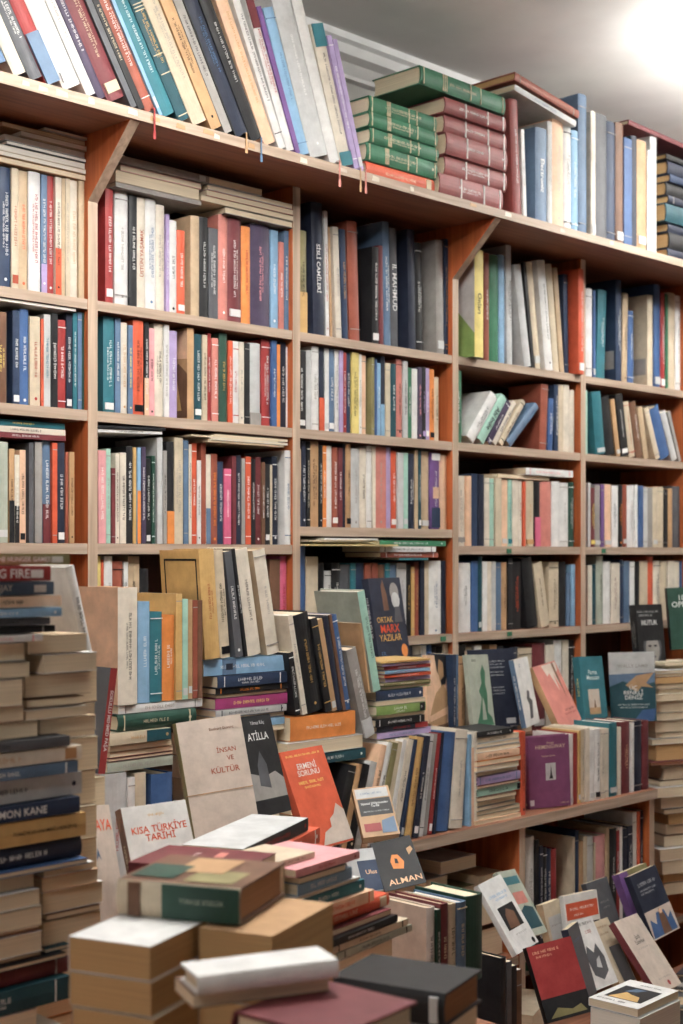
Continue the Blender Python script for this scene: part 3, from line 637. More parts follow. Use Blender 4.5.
lay('top board, far pile', t3, """644:790 26 N s h gy; 648:790 40 K s h gy; 645:790 22 N s h gy; 640:790 46 DT s h gy rRB; 646:790 20 N s h gy; 640:790 34 K s h gy; 650:790 20 DB s h gy; 644:790 34 N s h gy; 640:790 14 K s h gy""", Y=-.135, z0=ZT, W=.14, jit=.012)
def over(px, py, pr, Y, T, W, col, tilt, yaw=0, **kw):
    P = atY(px, py, Y); yw = math.radians(yaw)
    u = Vector((math.cos(yw) * math.cos(tilt), math.sin(yw) * math.cos(tilt), math.sin(tilt))); n = Vector((-math.sin(tilt) * math.cos(yw), -math.sin(tilt) * math.sin(yw), math.cos(tilt)))
    v = P - CAM; t = (pr - CX) / F; L = (t * v.dot(FWD) - v.dot(RGT)) / (u.dot(RGT) - t * u.dot(FWD))
    return lie(P, u, n, T, L, W, 'spine', col, **kw)
over(514.5, 90, 576, -.152, .016, .17, 'LG', -.135, txt='SB', group='books laid over the top row', label='thin pale book lying under the thick brown book near the ceiling')
over(515, 79.5, 579, -.158, .022, .165, 'RB', -.135, hard=True, pages='y', group='books laid over the top row', label='thick brown hardcover lying topmost of all, nearest the ceiling')
over(629, 124, 760, -.14, .014, .15, 'DR', -.03, hard=True, group='books laid over the top row', label='dark red hardcover lying across the upright books and pile on the top board')
# ---------------------------------------------------------------- counter: back ledge and the row of upright books on the plank
ZL = CAM.z - .50
xl_, xr_ = X_(445, -.1), xe
mb = MB(); mb.box((X_(300, -.12), -.118, ZL - .02), (xr_, -.013, ZL)); mb.build('ledge_board', [WOODX()], cnt, iv2)
mb = MB(); mb.box((X_(300, -.12), -.03, ZP + .0004), (xr_, -.013, ZL - .0205)); mb.build('ledge_riser', [WOODX()], cnt, iv2)
cQ = (260, 700, 3.105); cO = (440, 620, 2.811); cX = (190, 560, 3.252); cY = (360, 620, 6.209); cW = (190, 640, 6.209); cV = (90, 690, 2.846); cV2 = (90, 690, 5.254); cR = (470, 790, 3.207)
YA = YL + .014
row('counter plank', ZP, cQ, 225, """250 212 K k20; 268 208 T k20; 290 208 K/C k20; 312 200 LG k20; 335 150 PE/K k20; 352 142 W/K k20; 372 142 OL k19; 388 138 C k18; 404 132 W k17; 426 130 I/K k17; 444 130 DB k15; 473 122 MU/BR k13; 490 118 N/W k13; 506 112 LG/K k11; 518 110 G k11; 533 108 R/W k10; 545 106 N k9; 588 104 BL h k8; 632 96 I/G h k6; 646 110 LB; 660 150 PE; 680 100 I/K""", Y=YA, depth=.118, jit=.005, group='upright books on the counter plank')
row('counter plank, far half', ZP, cO, 226, """228:243 314 RO/K h; 364 328 -; 376 322 W; 388 318 R; 396 312 MU; 409 308 C/G; 423 304 I; 437 310 W; 452 306 W/K; 464 306 I/G; 477 306 I; 501 290 TE h; 511 302 I; 537 286 DR/PE h; 546 290 W/G; 570 284 N h; 590 284 DR h""", Y=YA, depth=.118, jit=.004, group='upright books on the counter plank')
lay('counter plank pile', cO, """100:228 14 PE; 100:226 14 C; 103:225 14 GG; 106:212 14 G; 104:212 16 GG; 108:215 14 BR; 103:230 26 MT/K s; 108:222 10 DR; 103:226 28 LV/SB s; 106:218 16 BR; 104:222 18 LG; 104:228 18 O; 106:224 24 PE/K s; 103:226 16 W; 106:224 14 LG; 104:222 18 C/K s; 104:206 20 K/W s""", Y=YA, z0=ZP, z1=atY(500, 729, YA).z, W=.115, group='paperbacks piled on the counter plank')
faceout([(245, 331), (362, 322), (369, 515), (247, 536)], .205, .022, 'PL', crop=cO, yaw=-22, tilt=2, zrest=ZP, hard=True, group='front-facing books', label='plum hardcover showing its front cover, standing on the counter plank', txt='C',
        art=[('t', 'HEMINGWAY', .55, .85, .055, 'C', .72), ('t', 'Ernest', .55, .905, .03, 'C', .4), ('t', 'Kuşların Şarkısı', .5, .72, .032, 'C', .5), ('p', rect(.42, .38, .66, .62), 'LG', 'cover_picture'), ('p', [(.5, .4), (.6, .4), (.57, .46), (.55, .6), (.53, .46)], 'K', 'picture_tower'), ('p', rect(.03, .04, .13, .12), 'W', 'price_sticker'), ('g', .85, .05, .2, .02, 'C')])
# front row on the ledge
LD = dict(yat=-.115, group='front-facing books')
sp5 = row('counter ledge', ZL, cO, 18, """36:46 98 DB/W; 52 98 SB/W; 74 104 T/K""", Y=-.105, depth=.085, jit=.002, group='upright books on the counter ledge')
faceout([(78, 99), (130, 95), (158, 300), (92, 303)], .2, .012, 'GG', crop=cO, yaw=-30, tilt=10, **LD, label='pale paperback with a green draped figure on its cover', art=[('p', [(.15, .02), (.95, .02), (.9, .12), (.72, .2), (.78, .45), (.72, .6), (.78, .75), (.68, .86), (.55, .75), (.56, .6), (.4, .5), (.5, .4), (.35, .2)], 'GR', 'cover_picture'), ('p', [(.45, .1), (.65, .1), (.62, .3), (.55, .42), (.5, .3)], 'GG', 'picture_gap'), ('t', 'KAOS', .3, .92, .035, 'K', .3)])
faceout([(76, 86), (205, 78), (226, 296), (92, 302)], .21, .02, 'N', crop=cO, yaw=-28, tilt=8, back=True, yat=-.055, group='front-facing books', label='dark navy book turned to show its back cover with small pale print', art=[('g', .5, .84 - .0, .55, .018, 'LG'), ('g', .5, .8, .5, .018, 'LG'), ('g', .5, .76, .55, .018, 'LG'), ('g', .5, .7, .5, .018, 'LG'), ('g', .5, .66, .52, .018, 'LG'), ('g', .5, .5, .5, .018, 'LG'), ('g', .5, .46, .5, .018, 'LG'), ('g', .5, .42, .45, .018, 'LG'), ('p', rect(.72, .03, .92, .1), 'LG', 'barcode_label')])
faceout([(212, 112), (240, 102), (286, 285), (238, 305)], .2, .014, 'W', crop=cO, yaw=-30, tilt=12, spine='SB', txt='W', **LD, label='white paperback with a blue spine and small dark figure, beside the pink book', art=[('p', [(.4, .1), (.6, .1), (.75, .35), (.6, .4), (.65, .5), (.5, .52), (.4, .4), (.5, .3)], 'DG', 'cover_picture'), ('t', '21', .3, .9, .05, 'SB', .3)])
faceout([(253, 136), (322, 114), (402, 285), (345, 306)], .2, .02, 'SA', crop=cO, yaw=-30, tilt=14, spine='T', **LD, label='dusty pink paperback with a torn white patch, leaning over to one side', art=[('p', [(.35, .98), (.98, .98), (.92, .85), (.8, .82), (.78, .6), (.7, .82), (.66, .55), (.55, .84), (.42, .8)], 'PG', 'cover_picture'), ('p', [(.78, .98), (.86, .98), (.82, .4), (.76, .75)], 'BR', 'picture_streak'), ('g', .7, .25, .4, .03, 'K'), ('g', .7, .19, .5, .025, 'DR')])
faceout([(386, 101), (456, 104), (472, 285), (411, 288)], .2, .022, 'TE', crop=cO, yaw=-12, tilt=5, txt='Y', **LD, label='bright teal paperback with a framed beach picture on its cover', art=[('t', 'Parma\nManastırı', .52, .72, .075, 'W', .7), ('p', rect(.25, .12, .72, .5), 'PG', 'cover_picture'), ('p', rect(.25, .12, .72, .22), 'T', 'picture_sand'), ('p', [(.45, .22), (.5, .36), (.55, .22)], 'BR', 'picture_sail')])
faceout([(470, 92), (605, 90), (612, 279), (477, 288)], .2, .024, 'DT', crop=cO, yaw=-32, tilt=4, **LD, label='book with a pale top band and an orange bird on its dark blue cover', art=[('p', rect(0, .68, 1, 1), 'LG', 'cover_band'), ('p', [(0, .68), (1, .7), (1, .56), (.6, .5), (.3, .58), (0, .5)], 'SB', 'cover_picture'), ('p', [(.35, .52), (.6, .66), (.98, .7), (.8, .55), (.95, .48), (.7, .5), (.6, .42)], 'T', 'picture_bird'), ('t', 'WALLY LAMB', .52, .8, .05, 'G', .75), ('t', 'ÜÇ\nRENKLİ\nDENİZ', .52, .42, .07, 'W', .6), ('g', .52, .24, .7, .02, 'W'), ('g', .52, .2, .6, .018, 'W'), ('p', [(.5, 0), (.95, 0), (1, .18), (.7, .16)], 'BL', 'picture_water')])
# lower shelf of the counter
row('counter lower shelf', ZLS, cR, 178, """210 152 W+TE12/G h; 222 160 K; 235 180 N/W; 248 186 K/W; 262 190 DB/W; 280 190 R+N30; 330:337 152 C; 351 132 DB h; 366 165 T; 378 150 C; 398 150 LG; 403 170 C; 437 146 P; 447 122 B; 470 124 K/W; 480 130 R/W; 492 120 W; 505 124 N; 522 116 N/W; 535 72 W; 546 70 RO; 555 66 N/W""", Y=YL + .02, depth=.16, jit=.006, group='books on the counter lower shelf')
lay('counter lower shelf', (400, 820, 4.879), """95:230 18 G; 130:378 20 B; 100:235 30 BR; 290:370 40 OL; 96:232 22 LG; 200:372 20 W""", Y=YL + .06, z0=ZLS, z1=atY(460, 855, YL + .06).z, W=.12)
lay('counter lower shelf, middle', (400, 820, 4.879), """390:500 22 BR; 400:505 18 RB; 385:498 16 B""", Y=YL + .05, z0=ZLS, z1=atY(495, 866, YL + .06).z, W=.12)
# ---------------------------------------------------------------- second layer on the counter, near half
row('near end of the plank', ZP, cV2, 70, """84:200 440 LG/R h; 240 462 W; 300 436 C; 330:440 440 BL h""", Y=-.28, depth=.12, jit=.003)
YS = -.28
z = lay('pile under the teal book', cV2, """92:436 60 GG/G s; 100:436 20 DR; 105:436 28 PE; 105:430 36 B; 105:425 70 C+DT40/T s; 150:560 96 DGR/C s h S; 150:590 48 W/G s""".replace(' h S;', ' h;'), Y=YS, z0=max(t[2] for t in TOPS if abs(t[3] - YS) < .02 and t[0] < X_(200, YS) and t[2] < ZP + .3) + .002, z1=atY(150, 703, YS).z, W=.13, group='books piled below the standing row')
row('standing row above the low pile', z, cN, 60, """122:183 148 I/K h p6 SPE; 220 192 LB/W; 258 224 TE/W; 296 234 O/W; 318 168 MU; 336 184 MT; 350 186 T; 366 188 RB; 381 188 BR""", Y=YS, depth=.13, jit=.003, group='standing row above the low pile')
Y2 = -.25
zA = atY(250, 733, Y2).z
fill('base of the pile before the second bay', 212, 279, Y2, ZP, zA, W=.125, group='books under the tall pile')
z = lay('pile before the second bay', cW, """508:588 30 C; 430:588 46 LB/N s; 330:586 34 SB; 160:600 44 LG/K s; 158:605 70 MG/Y s; 165:610 20 C; 160:608 40 K/O s; 172:604 74 DB/W s; 85:596 104 LB/W s FS""".replace('508:588','180:588').replace('430:588','180:588').replace('330:586','180:586'), Y=Y2, z0=zA, z1=atY(250, 657, Y2).z, W=.13, group='books of the tall pile')
row('row leaning on the tall pile', z, cN, 380, """393:440 30 MU/RB h k-6 p6 FO; 470 32 C/K k-7; 508 36 DG/W k-11; 522 28 K/W k-12; 568 28 I/K k-13; 586:624 30 I/G k-14 SB""", Y=Y2, depth=.13, jit=.002, group='row leaning on the tall pile')
Y3 = -.268
zB = atY(325, 764, Y3).z
fill('base of the pile below the orange book', 292, 328, Y3, ZP, zB, W=.12, group='books under the orange book')
z = lay('pile below the black leaning row', cX, """330:572 26 DT/W s; 316:562 34 W; 327:538 60 O/W s""", Y=Y3, z0=zB, z1=atY(320, 714, Y3).z, W=.12, group='books of the pile below the black leaning row')
row('black leaning row', z, cM, 30, """60:80 463 K/W k-12; 106 322 I/G k-15; 172 316 K/MU h k-16; 200 332 K/MU k-16; 218 336 T k-16; 240 326 N k-15; 252 320 BR k-15; 272 320 BL/W k-15""", Y=Y3 + .003, depth=.115, jit=.002, group='black leaning row')
zC = atY(372, 738, Y3).z
row('gap right of the orange book', zC, cX, 560, """571:604 285 G+LG20/W h k-20""", Y=Y3 - .002, depth=.115, jit=.001)
Y4 = -.257; 
zD = atY(410, 742, Y4).z
fill('base of the magazine pile', 388, 436, Y4, ZP + .222, zD, W=.12, yaw=0, group='books under the magazine pile') if zD > ZP + .24 else None
z = lay('pile with magazines', cY, """175:430 26 DB; 106:440 52 LV/SB s; 104:420 46 N+R25/R s; 98:402 56 K/W s; 108:404 26 C; 104:408 74 GL/W s FE; 104:406 34 C; 100:392 78 DB/W s""", Y=Y4, z0=ZP + .222, z1=atY(385, 691, Y4).z, W=.12, group='books of the pile with magazines', jit=.01)
zm = lay('magazines on the pile', cY, """152:440 20 GL m; 150:438 18 OL/W s m; 158:436 22 LV/R s m; 152:440 20 RO/W s m; 156:436 20 LB/R s m; 150:438 20 R/W s m; 140:436 14 LV/O s m; 130:436 14 MU/R s m""", Y=Y4 + .004, z0=z, z1=atY(410, 659, Y4).z, W=.12, group='colourful magazines', jit=.02, pile=False)
row('left side of the magazine pile', z, cX, 560, """582:588 205 T k-13 D100; 600:624 100 MT/K h k-16 D140 SGG""", Y=Y4 - .008, jit=.001)
fill('base behind the magazines', 378, 408, -.115, ZL + .001, CAM.z - .262, W=.09, group='books under the portrait book')
faceout([(367, 578.8), (400, 577), (410, 658), (380, 661)], .2, .02, 'N', yaw=-10, tilt=9, yat=-.07, group='front-facing books', label='black book with bearded portrait and orange and yellow lettering', txt='W',
        art=[('t', 'MARX', .48, .38, .1, 'RO', .62), ('t', 'ORTAK', .35, .49, .07, 'MU', .5), ('t', 'YAZILAR', .45, .27, .08, 'MU', .7), ('p', oval(.75, .82, .14, .12), 'G', 'cover_portrait'), ('p', oval(.76, .72, .13, .1), 'LG', 'portrait_beard'), ('p', [(.35, .6), (.52, .6), (.5, .8), (.42, .98), (.35, .9)], 'BR', 'cover_figure'), ('p', [(.65, .45), (.9, .45), (.85, .64), (.7, .64)], 'DG', 'portrait_coat'), ('p', oval(.83, .1, .1, .08), 'O', 'round_sticker'), ('g', .2, .08, .2, .05, 'SB')])
faceout([(415, 218), (543, 218), (552, 690), (420, 690)], .215, .012, 'PE', crop=cY, yaw=-30, tilt=4, yat=-.1, group='front-facing books', label='magazine cover with a warm photograph of a seated bare-shouldered person',
        art=[('p', [(.35, 1), (1, 1), (1, .8), (.85, .62), (.7, .55), (.6, .7), (.45, .8)], 'K', 'portrait_hair'), ('p', [(.55, .95), (.75, .9), (.8, .72), (.6, .66), (.5, .8)], 'T', 'portrait_face'), ('p', [(.05, .1), (.9, .05), (.95, .5), (.75, .62), (.4, .5), (.2, .3)], 'T', 'portrait_body'), ('p', [(0, 0), (.98, 0), (.95, .1), (.3, .06), (0, .12)], 'BR', 'portrait_shade'), ('p', [(.1, .12), (.95, .22), (.95, .32), (.1, .2)], 'PE', 'portrait_arm')])
# ---------------------------------------------------------------- pile past the counter's end
YR = -.1
zq = lay('corner pile', (600, 720, 4.655), """300:560 60 B; 296:560 44 T gy; 290:560 66 C; 280:560 60 W; 300:560 56 BR; 310:560 50 B; 320:560 56 B gy; 300:560 26 K; 285:560 62 LG; 262:560 50 W; 280:560 28 BR; 300:560 60 C; 285:560 18 W; 240:560 16 DR gd; 262:560 80 T gy; 244:560 30 W; 262:560 26 C; 258:560 60 B; 256:560 38 W g; 256:560 56 C""", Y=YR - .03, z0=.43, z1=atY(665, 700, YR - .03).z, W=.1, yaw=-20, group='books of the corner pile')
zq2 = lay('corner pile, upper half', (600, 560, 5.12), """260:620 60 C; 300:620 40 W; 290:620 46 BR; 285:620 60 T gy; 270:620 30 W; 262:620 26 W; 345:620 30 C; 335:620 30 C""", Y=YR - .03, z0=zq, z1=atY(668, 662, YR - .03).z, W=.1, yaw=-20, group='books of the corner pile')
faceout([(505, 168), (600, 163), (624, 392), (522, 392)], .2, .026, 'K', crop=(500, 560, 3.732), yaw=-22, tilt=4, yat=-.075, group='front-facing books', label='black book with a capped grey portrait beneath white capitals', txt='G',
        art=[('t', 'NUTUK', .48, .7, .08, 'W', .75), ('g', .45, .88, .8, .03, 'LG'), ('g', .35, .82, .5, .03, 'LG'), ('p', oval(.52, .3, .34, .3), 'DG', 'cover_portrait'), ('p', oval(.52, .26, .26, .24), 'G', 'portrait_face'), ('p', [(.18, .4), (.86, .4), (.8, .58), (.5, .64), (.24, .58)], 'K', 'portrait_cap'), ('p', rect(.36, .3, .47, .33), 'K', 'portrait_eye'), ('p', rect(.57, .3, .68, .33), 'K', 'portrait_eye'), ('p', rect(.42, .12, .62, .15), 'DG', 'portrait_mouth')])
faceout([(614, 105), (770, 100), (790, 325), (636, 334)], .2, .026, 'DGR', crop=(500, 560, 3.732), yaw=-25, tilt=6, yat=-.1, group='front-facing books', label='dark green hardcover with pale swirling title, topmost on the corner pile', hard=True, spine='K',
        art=[('t', '100\nOPERA', .42, .78, .1, 'W', .85)])
# ---------------------------------------------------------------- tables in front
ZTA = CAM.z - .67; ZTB = CAM.z - 1.15
def table(name, x0, x1, y0, y1, z, label):
    r = empty(name, Matrix.Translation((x0, y0, 0))); r['label'] = label; r['category'] = 'table'; iv_ = Matrix.Translation((-x0, -y0, 0))
    mb = MB(); mb.box((x0, y0, z - .03), (x1, y1, z)); mb.build('table_top', [WOODX()], r, iv_)
    for x in (x0 + .03, x1 - .08):
        for y in (y0 + .03, y1 - .08):
            mb = MB(); mb.box((x, y, 0.0005), (x + .05, y + .05, z - .0305)); mb.build('leg', [WOODZ()], r, iv_)
    mb = MB(); mb.box((x0 + .05, y0 + .04, z - .1), (x1 - .05, y0 + .06, z - .0305)); mb.build('apron', [WOODX()], r, iv_)
table('display_table', -.75, 1.6, -1.75, -.31, ZTA, 'brown wooden table under the tall pile and the blurred foreground books')
table('low_bench', 1.63, 3.9, -1.5, -.31, ZTB, 'low dark wooden bench under the reclining display books')
# ---------------------------------------------------------------- tall pile at the left edge
YP = -.965; c0 = (0, 0, 1)
zy = lambda py, px=60, Y=YP: atY(px, py, Y).z
G = 'books of the tall near pile'
zf = zy(1024)
fill('base of the tall near pile', -75, 62, YP, ZTA, zf, group=G)
z = lay('tall near pile, base', c0, """-90:37 26 W W=130; -85:70 26 DT/W s; -90:69 18 DR s h; -80:66 6 K""", Y=YP, z0=zf, z1=zy(952), group=G)
zt2 = zy(868)
lay('tall near pile, lower pair', c0, """-60:41 6 BR; -70:42 28 W; -65:39 6 RB; -75:42 26 C; -70:40 22 W; -70:34 20 I""", Y=YP, z0=z, z1=zt2, group=G)
lay('lower pair, outer half', c0, """46:70 6 DT; 44:101 30 C; 47:100 8 BR; 43:103 28 W; 42:98 18 PE; 44:94 10 W""", Y=YP + .01, z0=z, z1=zt2, group=G, W=.12)
z = lay('tall near pile, titled spines', c0, """-80:88 7 BL W=136; -85:82 24 N/W s h; -90:86 28 MU/K=TÜRKİYE_EKONOMİSİ_(1820-2010) s FS c75 x38; -85:80 19 DB/W=SOLOMON_KANE s c56 x45; -90:82 27 LG/N s; -85:78 14 SB/W s; -90:82 17 I/T s; -85:70 12 DG/K s""", Y=YP, z0=zt2, z1=zy(735), group=G)
zt3 = zy(640)
z4 = lay('tall near pile, upper pair', c0, """-80:38 16 C; -90:24 15 PE; -70:23 26 I; -75:30 15 C; -70:25 18 LG""", Y=YP, z0=z, z1=zt3, group=G)
z5 = lay('upper pair, outer half', c0, """40:96 15 B; 26:88 10 I; 27:84 9 BR; 25:91 22 B; 44:97 19 W; 28:87 18 B""", Y=YP + .01, z0=z, z1=zy(634), group=G, W=.12)
lay('tall near pile, crown', c0, """-80:43 9 W/P s; -85:55 9 K s; -80:50 9 DG/K s; -85:62 11 LB/W s; -80:61 14 PE/K s; -88:54 17 SB/W=MOCKINGJAY s FP c52 x55; -92:51 19 R/W=CATCHING_FIRE s FP c55 x58; -60:70 14 OL/W=THE_HUNGER_GAMES s FP c62 x44""", Y=YP, z0=zt3, z1=zy(553), group=G)
fill('prop behind the tall near pile', 30, 96, YP + .145, ZTA, zy(668, 90, YP + .145), W=.11, group=G)
row('place behind the tall near pile', zy(668, 90, YP + .145), (0, 540, 4.267), 280, """373:412 112 W/K=KÖRLEŞME h k-21 FB h""".replace('=KÖRLEŞME', ''), Y=YP + .145, depth=.13, jit=0)
row('place right of the tall near pile', atY(102, 775, -.64).z, (0, 540, 4.267), 400, """418:449 552 R/W=SOKULLU_MEHMED_PAŞA k12 SDG f""".replace(' f', ''), Y=-.64, depth=.13, jit=0)
fill('base of the red leaning book', 84, 106, -.64, ZTA, atY(102, 775, -.64).z - .0005, W=.13, group=G)
# ---------------------------------------------------------------- books shown front-on before the counter
FO = dict(group='front-facing books')
faceout([(235, 95), (430, 70), (485, 390), (295, 430)], .205, .024, 'PG', crop=cV, yaw=-3, tilt=14, ratio=.6, yat=-.55, spine='OL', pages='y', **FO, label='large cream book in the middle with thin brown lettering, leaning back', hard=True,
        art=[('t', 'İNSAN', .7, .72, .055, 'RB', .5), ('t', 'VE', .74, .64, .04, 'RB', .2), ('t', 'KÜLTÜR', .64, .55, .06, 'RB', .62), ('t', 'Bozkurt Güvenç', .68, .9, .03, 'BR', .45), ('p', rect(0, .365, 1, .372), 'T', 'cover_line'), ('t', 'remzi kitabevi', .7, .07, .028, 'K', .5)])
faceout([(400, 82), (514, 65), (570, 345), (470, 365)], .205, .018, 'K', crop=cV, yaw=-3, tilt=14, yat=-.5, **FO, label='black and grey misty book tucked behind the large cream book',
        art=[('p', [(0, .02), (1, .02), (1, .34), (.8, .42), (.5, .38), (0, .46)], 'G', 'cover_picture'), ('p', [(.35, .3), (.62, .26), (.62, .5), (.5, .64), (.38, .5)], 'DG', 'picture_figure'), ('t', 'ATİLLA', .55, .8, .1, 'W', .8), ('t', 'Yılmaz Kılıç', .6, .92, .045, 'LG', .6), ('p', rect(0, 0, 1, .16), 'K', 'cover_band')])
faceout([(60, 165), (190, 138), (292, 436), (160, 468)], .205, .018, 'RO', crop=cQ, yaw=0, tilt=22, yat=-.46, **FO, label='red-orange book with white capitals and a pale map corner, leaning back',
        art=[('t', 'ERMENİ\nSORUNU', .5, .8, .075, 'W', .86), ('g', .5, .94, .8, .022, 'Y'), ('g', .5, .66, .6, .03, 'Y'), ('g', .5, .61, .4, .022, 'Y'), ('p', [(.3, .02), (1, .02), (1, .32), (.86, .4), (.74, .3), (.62, .26), (.6, .18), (.42, .14)], 'PG', 'cover_map')])
faceout([(88, 337), (268, 312), (335, 604), (142, 640)], .195, .02, 'W', crop=cV, yaw=-3, tilt=20, yat=-.78, spine='BR', txt='C', ratio=.7, **FO, label='white book with red capitals and an old city skyline along the bottom',
        art=[('t', 'KISA TÜRKİYE\nTARİHİ', .52, .74, .085, 'RO', .84), ('t', 'SINA AKŞİN', .5, .9, .035, 'MU', .4), ('p', [(.04, .22), (.1, .36), (.16, .3), (.22, .42), (.28, .34), (.36, .46), (.42, .38), (.5, .5), (.56, .38), (.64, .48), (.7, .36), (.78, .46), (.84, .34), (.92, .4), (.97, .24)], 'MU', 'cover_skyline'), ('p', [(.1, .2), (.3, .32), (.5, .36), (.7, .32), (.9, .22)], 'T', 'skyline_shade')])
faceout([(262, 178), (415, 176), (505, 655), (330, 690)], .22, .02, 'PG', crop=(0, 760, 3.879), yaw=-3, tilt=14, yat=-.72, **FO, label='pale book with red capitals and a small blue dot, behind the tall near pile',
        art=[('t', 'KAYA', .72, .84, .09, 'RO', .8), ('p', [(.5, .56), (.56, .66), (.62, .56), (.56, .6)], 'SB', 'cover_mark'), ('p', oval(.9, .13, .07, .045), 'BL', 'round_mark')])
faceout([(287, 280), (396, 262), (438, 410), (316, 432)], .19, .022, 'T', crop=cQ, yaw=3, tilt=42, yat=-.37, spine='T', **FO, label='orange-tan book with black title panel leaning at the plank end',
        art=[('p', rect(.08, .42, .96, .76), 'K', 'title_panel'), ('p', rect(.06, .78, .94, .97), 'LG', 'author_panel'), ('t', 'Siyasal Düşünceler\nTarihi', .52, .64, .05, 'W', .8), ('g', .5, .87, .6, .04, 'SB'), ('g', .52, .5, .7, .025, 'LG'), ('p', rect(.1, .1, .55, .26), 'R', 'cover_panel'), ('p', [(.55, .05), (.95, .05), (.95, .36), (.6, .3)], 'SB', 'cover_picture')])
faceout([(340, 455), (468, 412), (514, 560), (388, 600)], .18, .02, 'K', crop=cQ, yaw=8, tilt=52, yat=-.5, txt='C', **FO, label='black book with a glowing orange figure above capitals, centre of the front piles',
        art=[('p', [(.36, .4), (.6, .36), (.66, .5), (.56, .66), (.42, .68), (.34, .55)], 'O', 'cover_picture'), ('p', [(.44, .5), (.52, .48), (.52, .58), (.46, .6)], 'K', 'picture_shade'), ('t', 'ALMAN', .55, .14, .12, 'PE', .8), ('p', [(.82, .6), (.95, .7), (.92, .78), (.8, .74)], 'T', 'picture_spark')])
faceout([(272, 468), (345, 445), (372, 590), (295, 615)], .18, .012, 'LG', crop=cQ, yaw=8, tilt=50, yat=-.475, **FO, label='white and navy paperback half hidden behind the black book with orange figure',
        art=[('p', rect(.35, .02, 1, .72), 'DB', 'cover_panel'), ('t', 'Ulus', .75, .45, .1, 'PE', .5), ('p', rect(0, .02, .33, .35), 'N', 'cover_band')])
# ---------------------------------------------------------------- reclining display on the bench
RY = iter([-.46, -.41, -.39, -.42, -.37, -.39, -.44, -.56, -.51, -.56, -.61, -.67])
def rec(q, H, T, c, label, art, yaw=0, tilt=40, **kw): return faceout(q, H, T, c, crop=cR, yaw=yaw, tilt=tilt, yat=next(RY), group='front-facing books', label=label, art=art, **kw)
rec([(25, 305), (100, 268), (216, 482), (150, 535)], .21, .014, 'W', 'white paperback with a square dark photograph, reclining beside the green volume', [('p', rect(.2, .3, .86, .62), 'K', 'cover_picture'), ('p', [(.3, .32), (.7, .3), (.74, .5), (.5, .58), (.36, .5)], 'BR', 'picture_shape'), ('g', .5, .78, .75, .035, 'LB'), ('g', .55, .72, .5, .03, 'LB'), ('g', .6, .22, .5, .02, 'G'), ('p', oval(.85, .06, .06, .04), 'K', 'publisher_mark')], ratio=.62)
rec([(92, 262), (140, 252), (250, 458), (190, 470)], .2, .014, 'GG', 'grey-green patterned paperback behind the white one with dark photograph', [('p', rect(.1, .78, .9, .9), 'TE', 'cover_band'), ('p', [(.1, .1), (.9, .1), (.9, .4), (.5, .45), (.1, .35)], 'DT', 'cover_picture'), ('p', rect(.2, .48, .8, .66), 'SA', 'cover_panel')])
rec([(232, 372), (290, 345), (318, 490), (262, 520)], .13, .02, 'C', 'small cream book wedged behind the red and white cover', [('p', rect(.15, .2, .85, .7), 'LG', 'cover_panel'), ('g', .5, .5, .5, .04, 'G')], spine='B', tilt=16)
rec([(300, 342), (408, 318), (424, 480), (316, 510)], .15, .014, 'W', 'white cover with a broad red-orange band across it', [('p', rect(.04, .52, .97, .84), 'RO', 'cover_band'), ('g', .5, .72, .7, .05, 'W'), ('g', .4, .6, .3, .04, 'W'), ('p', rect(.3, .02, .97, .42), 'K', 'cover_picture'), ('p', rect(.4, .08, .9, .3), 'PG', 'picture_panel')], ratio=1.0, tilt=14)
rec([(368, 302), (440, 276), (490, 450), (425, 480)], .16, .016, 'DG', 'plain slate grey book behind the red-banded cover', [('g', .6, .6, .4, .03, 'G'), ('g', .6, .5, .3, .03, 'G')], tilt=18)
rec([(474, 278), (565, 226), (640, 440), (550, 482)], .21, .024, 'OL', 'purple-spined book behind the navy and white cover', [('p', rect(.0, .0, .3, 1), 'PU', 'cover_band')], spine='PU', tilt=20)
rec([(508, 282), (597, 236), (672, 440), (592, 486)], .21, .02, 'N', 'navy cover with pale title over a painted woman in blue', [('p', rect(.02, .0, 1, .42), 'PG', 'cover_field'), ('p', [(.05, .02), (.95, .02), (.9, .3), (.75, .22), (.7, .36), (.4, .36), (.3, .2), (.12, .3)], 'BL', 'cover_picture'), ('p', [(.42, .02), (.72, .02), (.68, .26), (.6, .4), (.52, .4), (.46, .26)], 'BR', 'picture_figure'), ('p', oval(.57, .36, .06, .04), 'PE', 'picture_face'), ('g', .5, .82, .7, .05, 'LG'), ('g', .45, .73, .6, .03, 'LG'), ('g', .4, .68, .5, .03, 'LG')], tilt=20)
rec([(326, 425), (386, 402), (476, 612), (398, 650)], .21, .014, 'W', 'white paperback with grey galloping horses and red numerals', [('p', [(.2, .2), (.5, .1), (.8, .2), (.86, .4), (.7, .62), (.5, .5), (.3, .62), (.15, .45)], 'DG', 'cover_picture'), ('p', [(.4, .3), (.6, .26), (.66, .44), (.5, .4)], 'LG', 'picture_light'), ('t', '2. DIŞ', .6, .8, .06, 'R', .6), ('g', .5, .93, .8, .04, 'K')])
rec([(395, 425), (440, 405), (535, 620), (486, 640)], .2, .02, 'C', 'tan-spined cream paperback between the horses cover and the white hardback', [('g', .5, .9, .6, .03, 'BR'), ('g', .4, .8, .5, .03, 'BR'), ('p', rect(.3, .05, .95, .6), 'DG', 'cover_picture')], spine='T')
rec([(466, 424), (531, 393), (682, 622), (602, 656)], .2, .018, 'PG', 'plain white book with thin black name and small red emblem, foremost of the recliners', [('t', 'Jack\nLondon', .48, .7, .06, 'K', .5), ('g', .5, .58, .5, .018, 'G'), ('g', .55, .16, .5, .018, 'G'), ('p', oval(.6, .08, .05, .035), 'R', 'publisher_mark')], spine='DR')
